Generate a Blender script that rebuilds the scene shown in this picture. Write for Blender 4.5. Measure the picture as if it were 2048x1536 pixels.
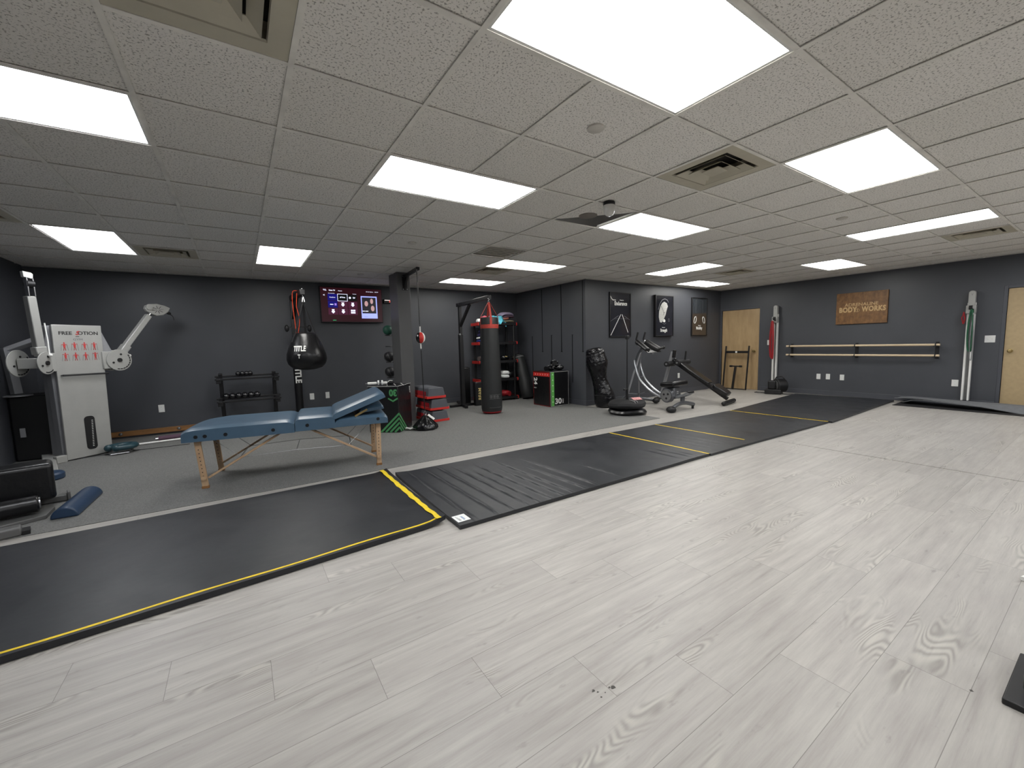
import bpy, bmesh, math, random
from mathutils import Vector, Matrix, Euler
PI = math.pi
random.seed(7)
S = bpy.context.scene
for o in list(bpy.data.objects): bpy.data.objects.remove(o)
COL = S.collection
H = 2.505            # ceiling height
G = 0.6096           # ceiling grid module
XL, XR, XP, YB, YP, YF = -3.25, 9.636, 4.859, 5.711, 3.313, -6.5

# ------------------------------------------------------------------ camera
cam = bpy.data.cameras.new('camera'); cam_o = bpy.data.objects.new('camera', cam); COL.objects.link(cam_o)
cam.sensor_width = 36.0; cam.lens = 36.0 * 824.38 / 2048; cam.clip_start = 0.05; cam.clip_end = 60
yaw, pitch, roll = 0.5832, -0.0960, -0.0264
fw = Vector((math.sin(yaw)*math.cos(pitch), math.cos(yaw)*math.cos(pitch), math.sin(pitch)))
r0 = Vector((math.cos(yaw), -math.sin(yaw), 0)); u0 = r0.cross(fw)
rt = r0*math.cos(roll) + u0*math.sin(roll); up = -r0*math.sin(roll) + u0*math.cos(roll)
mw = Matrix.Identity(4)
for i in range(3):
    mw[i][0] = rt[i]; mw[i][1] = up[i]; mw[i][2] = -fw[i]
mw[0][3], mw[1][3], mw[2][3] = -0.8946, -2.7185, 1.275
cam_o.matrix_world = mw
S.camera = cam_o

# ------------------------------------------------------------------ world, exposure
W = bpy.data.worlds.new('world'); S.world = W; W.use_nodes = True
W.node_tree.nodes['Background'].inputs[0].default_value = (0.5, 0.52, 0.55, 1)
W.node_tree.nodes['Background'].inputs[1].default_value = 0.02
S.view_settings.view_transform = 'Standard'; S.view_settings.look = 'None'
S.view_settings.gamma = 1; S.view_settings.use_curve_mapping = False
S.view_settings.exposure = 0.22
LIGHT = 11.5         # radiance of the ceiling light diffusers

# ------------------------------------------------------------------ materials
def srgb(r, g, b):
    f = lambda c: (c/255/12.92) if c/255 <= 0.04045 else ((c/255+0.055)/1.055)**2.4
    return (f(r), f(g), f(b), 1)
class NT:
    def __init__(s, name):
        s.m = bpy.data.materials.new(name); s.m.use_nodes = True
        s.t = s.m.node_tree; s.b = s.t.nodes['Principled BSDF']
    def n(s, typ, **kw):
        x = s.t.nodes.new(typ)
        for k, v in kw.items():
            if k.startswith('i_'): x.inputs[int(k[2:])].default_value = v
            else: setattr(x, k, v)
        return x
    def l(s, a, b): s.t.links.new(a, b)
    def math(s, op, a, b=None, c=None):
        x = s.n('ShaderNodeMath', operation=op)
        for i, v in enumerate((a, b, c)):
            if v is None: continue
            if isinstance(v, (int, float)): x.inputs[i].default_value = v
            else: s.l(v, x.inputs[i])
        return x.outputs[0]
    def coord(s): return s.n('ShaderNodeTexCoord').outputs['Object']
    def noise(s, vec, scale, detail=3, rough=.5):
        x = s.n('ShaderNodeTexNoise'); x.inputs['Scale'].default_value = scale
        x.inputs['Detail'].default_value = detail; x.inputs['Roughness'].default_value = rough
        s.l(vec, x.inputs['Vector']); return x.outputs['Fac']
    def mapping(s, vec, scale):
        x = s.n('ShaderNodeMapping'); s.l(vec, x.inputs[0]); x.inputs['Scale'].default_value = scale; return x.outputs[0]
    def ramp(s, fac, stops):
        x = s.n('ShaderNodeValToRGB'); s.l(fac, x.inputs[0]); e = x.color_ramp.elements
        while len(e) < len(stops): e.new(0.5)
        for i, (p, c) in enumerate(stops):
            e[i].position = p; e[i].color = c
        return x.outputs[0]
    def mix(s, fac, a, b, typ='MIX'):
        x = s.n('ShaderNodeMix', data_type='RGBA', blend_type=typ)
        for idx, v in ((0, fac), (6, a), (7, b)):
            if isinstance(v, (int, float)): x.inputs[idx].default_value = v
            elif isinstance(v, tuple): x.inputs[idx].default_value = v
            else: s.l(v, x.inputs[idx])
        return x.outputs[2]
    def bump(s, h, strength, dist=.01):
        x = s.n('ShaderNodeBump'); x.inputs['Strength'].default_value = strength; x.inputs['Distance'].default_value = dist
        s.l(h, x.inputs['Height']); s.l(x.outputs[0], s.b.inputs['Normal'])
def mk(name, c, rough=.5, metal=0, var=.12, vs=6, bs=0, bscale=200, spec=.5, stretch=None, bd=.002, coat=0):
    """a plain procedural material: colour with soft wear noise and an optional fine bump"""
    t = NT(name); b = t.b; v = t.coord()
    if stretch: v = t.mapping(v, stretch)
    nz = t.noise(v, vs, 4)
    c2 = tuple(x*(1-var) for x in c[:3])+(1,); c3 = tuple(min(1, x*(1+var)) for x in c[:3])+(1,)
    t.l(t.ramp(nz, [(.3, c2), (.7, c3)]), b.inputs['Base Color'])
    b.inputs['Roughness'].default_value = rough; b.inputs['Metallic'].default_value = metal
    b.inputs['Specular IOR Level'].default_value = spec
    if coat: b.inputs['Coat Weight'].default_value = coat
    if bs: t.bump(t.noise(v, bscale, 3), bs, bd)
    return t.m
def emis(name, c, s):
    t = NT(name); t.b.inputs['Base Color'].default_value = (0, 0, 0, 1)
    t.b.inputs['Emission Color'].default_value = c; t.b.inputs['Emission Strength'].default_value = s
    t.b.inputs['Roughness'].default_value = .4; return t.m

def wood_floor():
    t = NT('grey_oak_planks'); v = t.coord(); sp = t.n('ShaderNodeSeparateXYZ'); t.l(v, sp.inputs[0])
    x, y = sp.outputs[0], sp.outputs[1]
    ry = t.math('DIVIDE', t.math('ADD', y, 1.53), .2355); row = t.math('FLOOR', ry)
    off = t.math('MULTIPLY_ADD', row, -.3435, -.19)
    rx = t.math('DIVIDE', t.math('SUBTRACT', x, off), 1.336); ix = t.math('FLOOR', rx)
    cb = t.n('ShaderNodeCombineXYZ'); t.l(row, cb.inputs[0]); t.l(ix, cb.inputs[1])
    wn = t.n('ShaderNodeTexWhiteNoise'); t.l(cb.outputs[0], wn.inputs[0]); rnd = wn.outputs[0]
    fx = t.math('FRACT', rx); fy = t.math('FRACT', ry)
    dx = t.math('MULTIPLY', t.math('MINIMUM', fx, t.math('SUBTRACT', 1, fx)), 1.336)
    dy = t.math('MULTIPLY', t.math('MINIMUM', fy, t.math('SUBTRACT', 1, fy)), .2355)
    gap = t.math('LESS_THAN', t.math('MINIMUM', dx, dy), .0010)
    # plank space with a random shift for each plank
    px = t.math('MULTIPLY_ADD', rnd, 37.0, x); py = t.math('MULTIPLY_ADD', rnd, 91.0, y)
    def vec(sx, sy):
        c = t.n('ShaderNodeCombineXYZ'); t.l(t.math('MULTIPLY', px, sx), c.inputs[0]); t.l(t.math('MULTIPLY', py, sy), c.inputs[1]); return c.outputs[0]
    streak = t.noise(vec(1.5, 24), 1.0, 6, .66)
    fine = t.noise(vec(9, 170), 1.0, 3, .65)
    blot = t.noise(vec(2.4, 8), 1.0, 4, .55)
    cont = t.noise(vec(.85, 4.8), 1.0, 2.2, .5)
    ring = t.math('SINE', t.math('MULTIPLY', cont, 230.0))
    ringm = t.math('POWER', t.math('MULTIPLY_ADD', ring, .5, .5), 2.0)
    lite = t.math('POWER', t.math('MULTIPLY_ADD', ring, -.5, .5), 2.0)
    msk = t.ramp(t.noise(vec(1.5, 6.5), 1.0, 2, .5), [(.56, (0, 0, 0, 1)), (.66, (1, 1, 1, 1))])
    knot = t.ramp(t.noise(vec(7, 20), 1.0, 4, .6), [(.64, (0, 0, 0, 1)), (.76, (1, 1, 1, 1))])
    base = t.ramp(streak, [(.22, srgb(128, 123, 118)), (.42, srgb(156, 152, 147)), (.60, srgb(170, 167, 161)), (.80, srgb(181, 178, 172))])
    base = t.mix(t.math('MULTIPLY', t.ramp(blot, [(.46, (0, 0, 0, 1)), (.72, (1, 1, 1, 1))]), .42), base, srgb(140, 134, 131))
    base = t.mix(t.math('MULTIPLY', fine, .24), base, srgb(204, 201, 195))
    base = t.mix(t.math('MULTIPLY', t.math('MULTIPLY', ringm, msk), .40), base, srgb(108, 103, 97))
    base = t.mix(t.math('MULTIPLY', t.math('MULTIPLY', lite, msk), .22), base, srgb(206, 203, 190))
    base = t.mix(t.math('MULTIPLY', knot, .40), base, srgb(98, 93, 90))
    tone = t.math('MULTIPLY_ADD', t.math('SUBTRACT', wn.outputs[0], .5), .10, 1.0)
    tc = t.n('ShaderNodeCombineColor'); [t.l(tone, tc.inputs[i]) for i in range(3)]
    base = t.mix(1.0, base, tc.outputs[0], 'MULTIPLY')
    base = t.mix(t.math('MULTIPLY', gap, .55), base, srgb(70, 67, 62))
    t.l(base, t.b.inputs['Base Color'])
    t.l(t.math('MULTIPLY_ADD', streak, .2, .33), t.b.inputs['Roughness'])
    h = t.math('SUBTRACT', t.math('MULTIPLY', fine, .25), gap)
    t.bump(h, .25, .0012); t.b.inputs['Specular IOR Level'].default_value = .4
    return t.m
def ceiling_tile_mat():
    t = NT('fissured_ceiling_tile'); v = t.coord()
    m = t.mapping(v, (1, 1, 1))
    warp = t.n('ShaderNodeTexNoise'); warp.inputs['Scale'].default_value = 30; t.l(m, warp.inputs['Vector'])
    add = t.n('ShaderNodeVectorMath', operation='MULTIPLY_ADD'); t.l(warp.outputs['Color'], add.inputs[0]); add.inputs[1].default_value = (.012, .012, 0); t.l(m, add.inputs[2])
    fis = t.noise(add.outputs[0], 105, 2.5, .55)
    pit = t.ramp(fis, [(.36, (1, 1, 1, 1)), (.44, (0, 0, 0, 1))])
    sp = t.n('ShaderNodeSeparateXYZ'); t.l(v, sp.inputs[0])
    cb = t.n('ShaderNodeCombineXYZ')
    t.l(t.math('FLOOR', t.math('DIVIDE', sp.outputs[0], G)), cb.inputs[0]); t.l(t.math('FLOOR', t.math('DIVIDE', sp.outputs[1], G)), cb.inputs[1])
    wn = t.n('ShaderNodeTexWhiteNoise'); t.l(cb.outputs[0], wn.inputs[0])
    base = t.mix(wn.outputs[0], srgb(240, 237, 231), srgb(248, 245, 240))
    base = t.mix(t.math('MULTIPLY', pit, .62), base, srgb(112, 106, 98))
    t.l(base, t.b.inputs['Base Color']); t.b.inputs['Roughness'].default_value = .9
    t.b.inputs['Specular IOR Level'].default_value = .15
    t.bump(t.math('SUBTRACT', 1, pit), .5, .003)
    return t.m
def ply_mat(name, a, b, scale=(1.2, 1.2, .25)):
    t = NT(name); v = t.mapping(t.coord(), scale)
    n = t.noise(v, 9, 5, .6); n2 = t.noise(t.mapping(v, (9, 9, 1)), 14, 3, .6)
    c = t.ramp(n, [(.3, a), (.7, b)]); c = t.mix(t.math('MULTIPLY', n2, .25), c, tuple(x*.6 for x in a[:3])+(1,))
    t.l(c, t.b.inputs['Base Color']); t.b.inputs['Roughness'].default_value = .5; t.bump(n2, .08, .001); return t.m
def mat_vinyl(name, creases=None):
    t = NT(name); v = t.coord(); n = t.noise(v, 3.0, 5, .6); s = t.noise(t.mapping(v, (60, 2, 1)), 1.0, 2, .5)
    t.l(t.ramp(n, [(.3, srgb(31, 33, 37)), (.7, srgb(38, 40, 44))]), t.b.inputs['Base Color'])
    t.l(t.ramp(n, [(.3, (.38, .38, .38, 1)), (.7, (.5, .5, .5, 1))]), t.b.inputs['Roughness'])
    t.b.inputs['Specular IOR Level'].default_value = .5
    h = t.math('ADD', t.math('MULTIPLY', t.noise(v, 4.5, 3), 1.0), t.math('MULTIPLY', t.noise(v, 500, 2), .03)); t.bump(h, .25, .01)
    return t.m
MAT = {}
MAT['floor'] = wood_floor(); MAT['tile'] = ceiling_tile_mat()
MAT['grid'] = mk('ceiling_grid_paint', srgb(240, 237, 230), .5)
MAT['deck'] = mk('dark_plenum', srgb(50, 46, 40), .9)
MAT['wall'] = mk('charcoal_wall_paint', srgb(73, 75, 80), .42, var=.05, vs=2, bs=.12, bscale=260, spec=.4)
MAT['column'] = mk('charcoal_column_paint', srgb(86, 86, 87), .4, var=.05, vs=3, bs=.1, bscale=200, spec=.4)
MAT['base'] = mk('charcoal_baseboard', srgb(74, 76, 82), .35, var=.05)
MAT['carpet'] = mk('grey_speckled_floor', srgb(114, 114, 112), .75, var=.3, vs=120, bs=.5, bscale=420, spec=.3)
MAT['lens'] = emis('light_diffuser', (0.955, 0.970, 1.0, 1), LIGHT)
MAT['lens_w'] = emis('light_diffuser_warm', (1.0, .982, .940, 1), LIGHT)
MAT['white'] = mk('white_plastic', srgb(225, 225, 222), .35, var=.03)
MAT['cream'] = mk('cream_vent_enamel', srgb(198, 192, 174), .45, var=.06)
MAT['ventdark'] = mk('vent_throat_dark', srgb(34, 32, 28), .7)
MAT['greytile'] = mk('grey_return_grille', srgb(128, 122, 115), .6)
MAT['disc'] = mk('sprinkler_cover_enamel', srgb(214, 210, 202), .4)
MAT['door'] = ply_mat('birch_ply_door', srgb(163, 136, 98), srgb(186, 160, 120))
MAT['door2'] = mk('tan_painted_door', srgb(180, 158, 120), .5, var=.05, vs=20)
MAT['brass'] = mk('satin_brass', srgb(176, 156, 110), .3, 1)
MAT['black'] = mk('black_powder_coat', srgb(22, 22, 24), .38, var=.15)
MAT['blackpl'] = mk('black_plastic', srgb(17, 17, 19), .5, var=.2)
MAT['blackvinyl'] = mk('black_vinyl', srgb(20, 20, 22), .3, var=.2, vs=9, bs=.35, bscale=14, bd=.01)
MAT['blackcloth'] = mk('black_cloth', srgb(24, 24, 26), .8, var=.2, vs=12, bs=.3, bscale=60, bd=.004)
MAT['gloss'] = mk('glossy_wrinkled_vinyl', srgb(14, 14, 17), .22, var=.2, vs=9, bs=.7, bscale=9, bd=.03)
MAT['greybag'] = mk('worn_black_bag_canvas', srgb(32, 34, 35), .55, var=.15, vs=5, bs=.25, bscale=12, bd=.006)
MAT['steel'] = mk('satin_steel', srgb(165, 166, 168), .3, 1)
MAT['chrome'] = mk('chrome', srgb(205, 206, 208), .14, 1)
MAT['alu'] = mk('brushed_aluminium', srgb(178, 180, 182), .35, .7)
MAT['machine'] = mk('silver_machine_paint', srgb(168, 168, 164), .42, .2, var=.05)
MAT['machine2'] = mk('grey_machine_paint', srgb(150, 151, 154), .45, .2, var=.06)
MAT['benchgrey'] = mk('dull_grey_tube', srgb(98, 98, 97), .5, .1, var=.1)
MAT['coasterlight'] = mk('silver_tube', srgb(168, 170, 174), .25, .7, var=.05)
MAT['coaster'] = mk('grey_metallic_tube', srgb(112, 114, 118), .3, .6, var=.06)
MAT['blue'] = mk('blue_vinyl', srgb(70, 94, 114), .36, var=.1, vs=5, bs=.25, bscale=9, bd=.008)
MAT['blue2'] = mk('navy_vinyl', srgb(42, 62, 88), .38, var=.1, vs=5, bs=.1)
MAT['teal'] = mk('dark_teal_vinyl', srgb(38, 66, 74), .38, var=.1, vs=5)
MAT['beech'] = ply_mat('beech_wood', srgb(178, 146, 114), srgb(200, 170, 136), (2, 2, .5))
MAT['timber'] = ply_mat('stained_timber', srgb(120, 84, 48), srgb(156, 112, 66), (.3, 2, 2))
MAT['rail'] = ply_mat('pale_rail_wood', srgb(205, 182, 150), srgb(228, 208, 176), (.3, 2, 2))
MAT['mat'] = mat_vinyl('black_mat_vinyl')
MAT['matside'] = mk('mat_side_vinyl', srgb(50, 50, 50), .5, var=.15, vs=8)
MAT['yellow'] = mk('yellow_tape', srgb(226, 196, 32), .55, var=.1, vs=30, bs=.3, bscale=60)
MAT['foam'] = mk('grey_foam_mat', srgb(112, 114, 117), .8, var=.08, vs=20)
MAT['red'] = mk('red_plastic', srgb(205, 48, 42), .42, var=.08)
MAT['redstrap'] = mk('red_webbing', srgb(168, 58, 48), .7, var=.12, vs=40)
MAT['redband'] = mk('red_rubber_band', srgb(160, 30, 38), .5, var=.15)
MAT['orange'] = mk('orange_red_band', srgb(208, 70, 40), .6)
MAT['green'] = mk('green_print', srgb(76, 146, 92), .5)
MAT['lime'] = mk('lime_print', srgb(98, 180, 84), .45)
MAT['greenband'] = mk('green_rubber_band', srgb(32, 92, 62), .5)
MAT['greenball'] = mk('dark_green_rubber', srgb(34, 82, 66), .5, var=.2, vs=20)
MAT['ball'] = mk('black_rubber_ball', srgb(30, 30, 33), .5, var=.2, vs=14, bs=.3, bscale=90)
MAT['stepgrey'] = mk('step_grey_plastic', srgb(88, 90, 96), .5, var=.06, bs=.2, bscale=300)
MAT['print'] = mk('white_print', srgb(232, 232, 228), .5, var=.03)
MAT['greyprint'] = mk('grey_print', srgb(120, 120, 120), .5)
MAT['darkprint'] = mk('dark_print', srgb(34, 34, 36), .5)
MAT['redprint'] = mk('red_print', srgb(196, 60, 58), .5)
MAT['poster'] = mk('poster_navy_black', srgb(36, 37, 44), .16, var=.35, vs=2.2, spec=.6, coat=.4)
MAT['posterbrown'] = mk('poster_brown', srgb(62, 54, 48), .16, var=.12, vs=3, spec=.6, coat=.4)
MAT['postergrey'] = mk('poster_slate', srgb(54, 58, 62), .16, var=.1, vs=3, spec=.6, coat=.4)
MAT['dialwhite'] = mk('poster_dial_pattern', srgb(190, 190, 186), .3, var=.35, vs=60)
MAT['signwood'] = ply_mat('walnut_sign', srgb(96, 66, 36), srgb(142, 102, 58), (2.0, .12, 1.2))
MAT['signtext'] = mk('engraved_pale_wood', srgb(196, 164, 116), .6, var=.12, vs=30)
MAT['purple'] = mk('purple_towel', srgb(150, 140, 165), .9, var=.1, vs=40, bs=.5, bscale=120)
MAT['plum'] = mk('plum_towel', srgb(92, 70, 84), .9, var=.1, vs=40, bs=.5, bscale=120)
MAT['olive'] = mk('khaki_towel', srgb(140, 134, 112), .9, var=.1, vs=40, bs=.5, bscale=120)
MAT['salmon'] = mk('salmon_towel', srgb(178, 112, 96), .9, var=.1, vs=40, bs=.5, bscale=120)
MAT['aqua'] = mk('aqua_camo_cloth', srgb(86, 172, 190), .85, var=.45, vs=16, bs=.5, bscale=40)
MAT['pink'] = mk('pink_cloth', srgb(205, 96, 110), .85, var=.15, vs=16)
MAT['indigo'] = mk('indigo_cloth', srgb(58, 56, 108), .85, var=.15, vs=16)
MAT['royal'] = mk('royal_blue_cloth', srgb(44, 66, 150), .85, var=.15, vs=16)
MAT['paper'] = mk('white_paper', srgb(228, 230, 228), .7, var=.05)
MAT['leathergrey'] = mk('grey_leather', srgb(92, 82, 80), .5, var=.15)
MAT['dome'] = mk('smoked_dome', srgb(206, 204, 198), .12, var=.03, spec=.7)
MAT['blackfoam'] = mk('black_foam', srgb(26, 26, 28), .8, var=.15, bs=.3, bscale=200)
MAT['stone'] = mk('scuff_mark', srgb(70, 68, 64), .7)

# ------------------------------------------------------------------ mesh helpers
class M:
    def __init__(s, T=None): s.bm = bmesh.new(); s.T = T
    def _v(s, vs, T=None):
        for v in vs:
            if T is not None: v.co = T @ v.co
            if s.T is not None: v.co = s.T @ v.co
    def box(s, c, d, rot=None, taper=1.0):
        r = bmesh.ops.create_cube(s.bm, size=1)['verts']
        for v in r:
            k = taper if v.co.z > 0 else 1.0
            v.co = Vector((v.co.x*d[0]*k, v.co.y*d[1]*k, v.co.z*d[2]))
        T = Matrix.Translation(c)
        if rot is not None: T = T @ Euler(rot).to_matrix().to_4x4()
        s._v(r, T); return s
    def bx(s, x0, x1, y0, y1, z0, z1): return s.box(((x0+x1)/2, (y0+y1)/2, (z0+z1)/2), (x1-x0, y1-y0, z1-z0))
    def beam(s, p, q, w, h, upv=(0, 0, 1), ext=0):
        p = Vector(p); q = Vector(q); d = (q-p); L = d.length; d.normalize(); u = Vector(upv)
        if abs(d.dot(u)) > .98: u = Vector((0, 1, 0))
        x = u.cross(d).normalized(); z = d.cross(x)
        R = Matrix((x, d, z)).transposed().to_4x4()
        r = bmesh.ops.create_cube(s.bm, size=1)['verts']
        for v in r: v.co = Vector((v.co.x*w, v.co.y*(L+2*ext), v.co.z*h))
        s._v(r, Matrix.Translation((p+q)/2) @ R); return s
    def cyl(s, p, q, r, r2=None, n=16):
        return s.tube([p, q], [r, r if r2 is None else r2], n)
    def tube(s, pts, rad, n=10, closed=False, flat=1.0):
        pts = [Vector(p) for p in pts]; k = len(pts)
        rad = rad if isinstance(rad, (list, tuple)) else [rad]*k
        rings = []; prev = None
        for i, p in enumerate(pts):
            if closed: d = pts[(i+1) % k]-pts[i-1]
            else: d = pts[min(i+1, k-1)]-pts[max(i-1, 0)]
            d.normalize()
            if prev is None:
                a = Vector((0, 0, 1)) if abs(d.z) < .9 else Vector((1, 0, 0))
                x = a.cross(d).normalized()
            else:
                x = (prev - d*prev.dot(d)).normalized()
            prev = x; y = d.cross(x)
            rings.append([s.bm.verts.new(p + (x*math.cos(2*PI*j/n) + y*math.sin(2*PI*j/n)*flat)*rad[i]) for j in range(n)])
        m = k if closed else k-1
        for i in range(m):
            a, b = rings[i], rings[(i+1) % k]
            for j in range(n):
                try: s.bm.faces.new((a[j], a[(j+1) % n], b[(j+1) % n], b[j]))
                except ValueError: pass
        if not closed:
            for rg in (rings[0][::-1], rings[-1]):
                try: s.bm.faces.new(rg)
                except ValueError: pass
        s._v([v for rg in rings for v in rg]); return s
    def ell(s, c, r, n=20, m=12, rot=None, f=None):
        vs = bmesh.ops.create_uvsphere(s.bm, u_segments=n, v_segments=m, radius=1)['verts']
        if isinstance(r, (int, float)): r = (r, r, r)
        for v in vs:
            v.co = Vector((v.co.x*r[0], v.co.y*r[1], v.co.z*r[2]))
            if f: v.co = f(v.co)
        T = Matrix.Translation(c)
        if rot is not None: T = T @ Euler(rot).to_matrix().to_4x4()
        s._v(vs, T); return s
    def lathe(s, prof, c=(0, 0, 0), n=28, T=None, f=None):
        rings = []
        for (r, z) in prof:
            rings.append([s.bm.verts.new(Vector((c[0]+r*math.cos(2*PI*j/n), c[1]+r*math.sin(2*PI*j/n), c[2]+z))) for j in range(n)])
        if f:
            for rg in rings:
                for v in rg: v.co = f(v.co)
        for a, b in zip(rings, rings[1:]):
            for j in range(n): s.bm.faces.new((a[j], a[(j+1) % n], b[(j+1) % n], b[j]))
        s.bm.faces.new(rings[0][::-1]); s.bm.faces.new(rings[-1])
        s._v([v for rg in rings for v in rg], T); return s
    def prism(s, poly, z0, z1, T=None):
        lo = [s.bm.verts.new((x, y, z0)) for x, y in poly]; hi = [s.bm.verts.new((x, y, z1)) for x, y in poly]
        s.bm.faces.new(lo[::-1]); s.bm.faces.new(hi)
        k = len(poly)
        for i in range(k): s.bm.faces.new((lo[i], lo[(i+1) % k], hi[(i+1) % k], hi[i]))
        s._v(lo+hi, T); return s
    def surf(s, f, nu, nv, thick=0):
        """sheet f(u,v)->point with a thickness downwards"""
        top = [[s.bm.verts.new(Vector(f(i/nu, j/nv))) for j in range(nv+1)] for i in range(nu+1)]
        allv = [v for r in top for v in r]
        for i in range(nu):
            for j in range(nv): s.bm.faces.new((top[i][j], top[i+1][j], top[i+1][j+1], top[i][j+1]))
        if thick:
            bot = [[s.bm.verts.new(v.co - Vector((0, 0, thick))) for v in r] for r in top]
            allv += [v for r in bot for v in r]
            for i in range(nu):
                for j in range(nv): s.bm.faces.new((bot[i][j], bot[i][j+1], bot[i+1][j+1], bot[i+1][j]))
            for i in range(nu):
                s.bm.faces.new((top[i][0], bot[i][0], bot[i+1][0], top[i+1][0])); s.bm.faces.new((top[i+1][nv], bot[i+1][nv], bot[i][nv], top[i][nv]))
            for j in range(nv):
                s.bm.faces.new((top[0][j+1], bot[0][j+1], bot[0][j], top[0][j])); s.bm.faces.new((top[nu][j], bot[nu][j], bot[nu][j+1], top[nu][j+1]))
        s._v(allv); return s
XZ = Matrix.Rotation(PI/2, 4, 'X')       # polygon in x,y -> upright x,z facing -y
def wallT(x=0, y=0, z=0): return Matrix.Translation((x, y, z)) @ XZ

def put(name, m, mat, parent=None, bevel=0, seg=2, smooth=True, label=None, sub=0, loc=None, rz=0):
    bm = m.bm; bmesh.ops.recalc_face_normals(bm, faces=bm.faces)
    me = bpy.data.meshes.new(name); bm.to_mesh(me); bm.free()
    me.materials.append(MAT[mat] if isinstance(mat, str) else mat)
    if smooth:
        me.polygons.foreach_set('use_smooth', [True]*len(me.polygons)); me.set_sharp_from_angle(angle=math.radians(38))
    o = bpy.data.objects.new(name, me); COL.objects.link(o)
    if parent: o.parent = parent
    if loc: o.location = loc
    if rz: o.rotation_euler = (0, 0, rz)
    if bevel:
        b = o.modifiers.new('bevel', 'BEVEL'); b.width = bevel; b.segments = seg; b.limit_method = 'ANGLE'; b.angle_limit = .6
    if sub:
        b = o.modifiers.new('sub', 'SUBSURF'); b.levels = sub; b.render_levels = sub
    if label: o['label'] = label
    return o
def thing(name, label, cat, loc=(0, 0, 0), rz=0, group=None):
    o = bpy.data.objects.new(name, None); COL.objects.link(o); o.empty_display_size = .1
    o.location = loc; o.rotation_euler = (0, 0, rz); o['label'] = label; o['category'] = cat
    if group: o['group'] = group
    return o
def tag(o, label, cat, group=None):
    o['label'] = label; o['category'] = cat
    if group: o['group'] = group
    return o
def struct(name, m, mat, parent=None, **k):
    o = put(name, m, mat, parent, **k)
    if not parent: o['kind'] = 'structure'
    return o
def dup(root, label, loc=None, rz=None, group=None):
    r = root.copy(); COL.objects.link(r); r['label'] = label
    if loc: r.location = loc
    if rz is not None: r.rotation_euler = (0, 0, rz)
    if group: r['group'] = group
    for ch in list(root.children):
        c = ch.copy(); COL.objects.link(c); c.parent = r
        for g in ch.children:
            d = g.copy(); COL.objects.link(d); d.parent = c
    return r
def text(name, s, size, T, mat, parent, bold=0.0, sx=1.0, align='CENTER', space=1.0, label=None, shear=0):
    """lettering as real, very thin mesh; T maps text plane (x right, y up, z out)"""
    cu = bpy.data.curves.new('t', 'FONT'); cu.body = s; cu.size = size; cu.align_x = align; cu.align_y = 'CENTER'
    cu.offset = bold; cu.extrude = .0008; cu.space_character = space; cu.shear = shear; cu.resolution_u = 3
    ob = bpy.data.objects.new('t', cu); COL.objects.link(ob)
    dg = bpy.context.evaluated_depsgraph_get(); me = bpy.data.meshes.new_from_object(ob.evaluated_get(dg))
    bpy.data.objects.remove(ob); bpy.data.curves.remove(cu)
    me.transform(T @ Matrix.Diagonal((sx, 1, 1, 1))); me.name = name
    me.materials.clear(); me.materials.append(MAT[mat] if isinstance(mat, str) else mat)
    o = bpy.data.objects.new(name, me); COL.objects.link(o); o.parent = parent
    if label: o['label'] = label
    return o
def ringpts(r, n, c=(0, 0, 0), T=None):
    p = [Vector((c[0]+r*math.cos(2*PI*i/n), c[1]+r*math.sin(2*PI*i/n), c[2])) for i in range(n)]
    return [T @ q for q in p] if T is not None else p
def smooth_path(pts, k=6):
    """Catmull-Rom through the points"""
    P = [Vector(p) for p in pts]; P = [2*P[0]-P[1]]+P+[2*P[-1]-P[-2]]; out = []
    for i in range(1, len(P)-2):
        for j in range(k):
            t = j/k; a, b, c, d = P[i-1], P[i], P[i+1], P[i+2]
            out.append(.5*((2*b)+(c-a)*t+(2*a-5*b+4*c-d)*t*t+(3*b-a-3*c+d)*t**3))
    out.append(P[-2]); return out
def rrect(w, h, r, n=5, cx=0, cy=0):
    o = []
    for (sx, sy, a0) in ((1, 1, 0), (-1, 1, 90), (-1, -1, 180), (1, -1, 270)):
        for i in range(n+1):
            a = math.radians(a0+90*i/n); o.append((cx+sx*(w/2-r)+r*math.cos(a), cy+sy*(h/2-r)+r*math.sin(a)))
    return o

# ------------------------------------------------------------------ room shell
struct('floor', M().bx(XL-.1, XR+.1, YF-.1, YB+.1, -.1, 0), 'floor')
struct('floor', M().prism([(XL, 1.585), (0, 1.565), (4.81, 1.535), (4.862, YP), (XP, YP), (XP, YB), (XL, YB)], 0, .005), 'carpet')
struct('trim_1', M().bx(4.565, 4.765, YF, -.36, -.002, .006), 'floor', bevel=.003)
HW = H+.42
struct('wall_back', M().bx(XL-.1, XP+.1, YB, YB+.1, 0, HW), 'wall')
struct('wall_left', M().bx(XL-.1, XL, YF, YB, 0, HW), 'wall')
struct('wall_front', M().bx(XL-.1, XR+.1, YF-.1, YF, 0, HW), 'wall')
struct('wall_partition', M().bx(XP, XP+.1, YP, YB, 0, HW), 'wall')
struct('wall_posters', M().bx(XP+.1, XR+.1, YP, YP+.1, 0, HW), 'wall')
D1 = (2.337, 3.262, 1.985); D2 = (-2.42, -1.51, 1.972)
m = M()
for a, b, lo in ((YF, D2[0], 0), (D2[0], D2[1], D2[2]), (D2[1], D1[0], 0), (D1[0], D1[1], D1[2]), (D1[1], YP, 0)): m.bx(XR, XR+.1, a, b, lo, HW)
struct('wall_right', m, 'wall')
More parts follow.
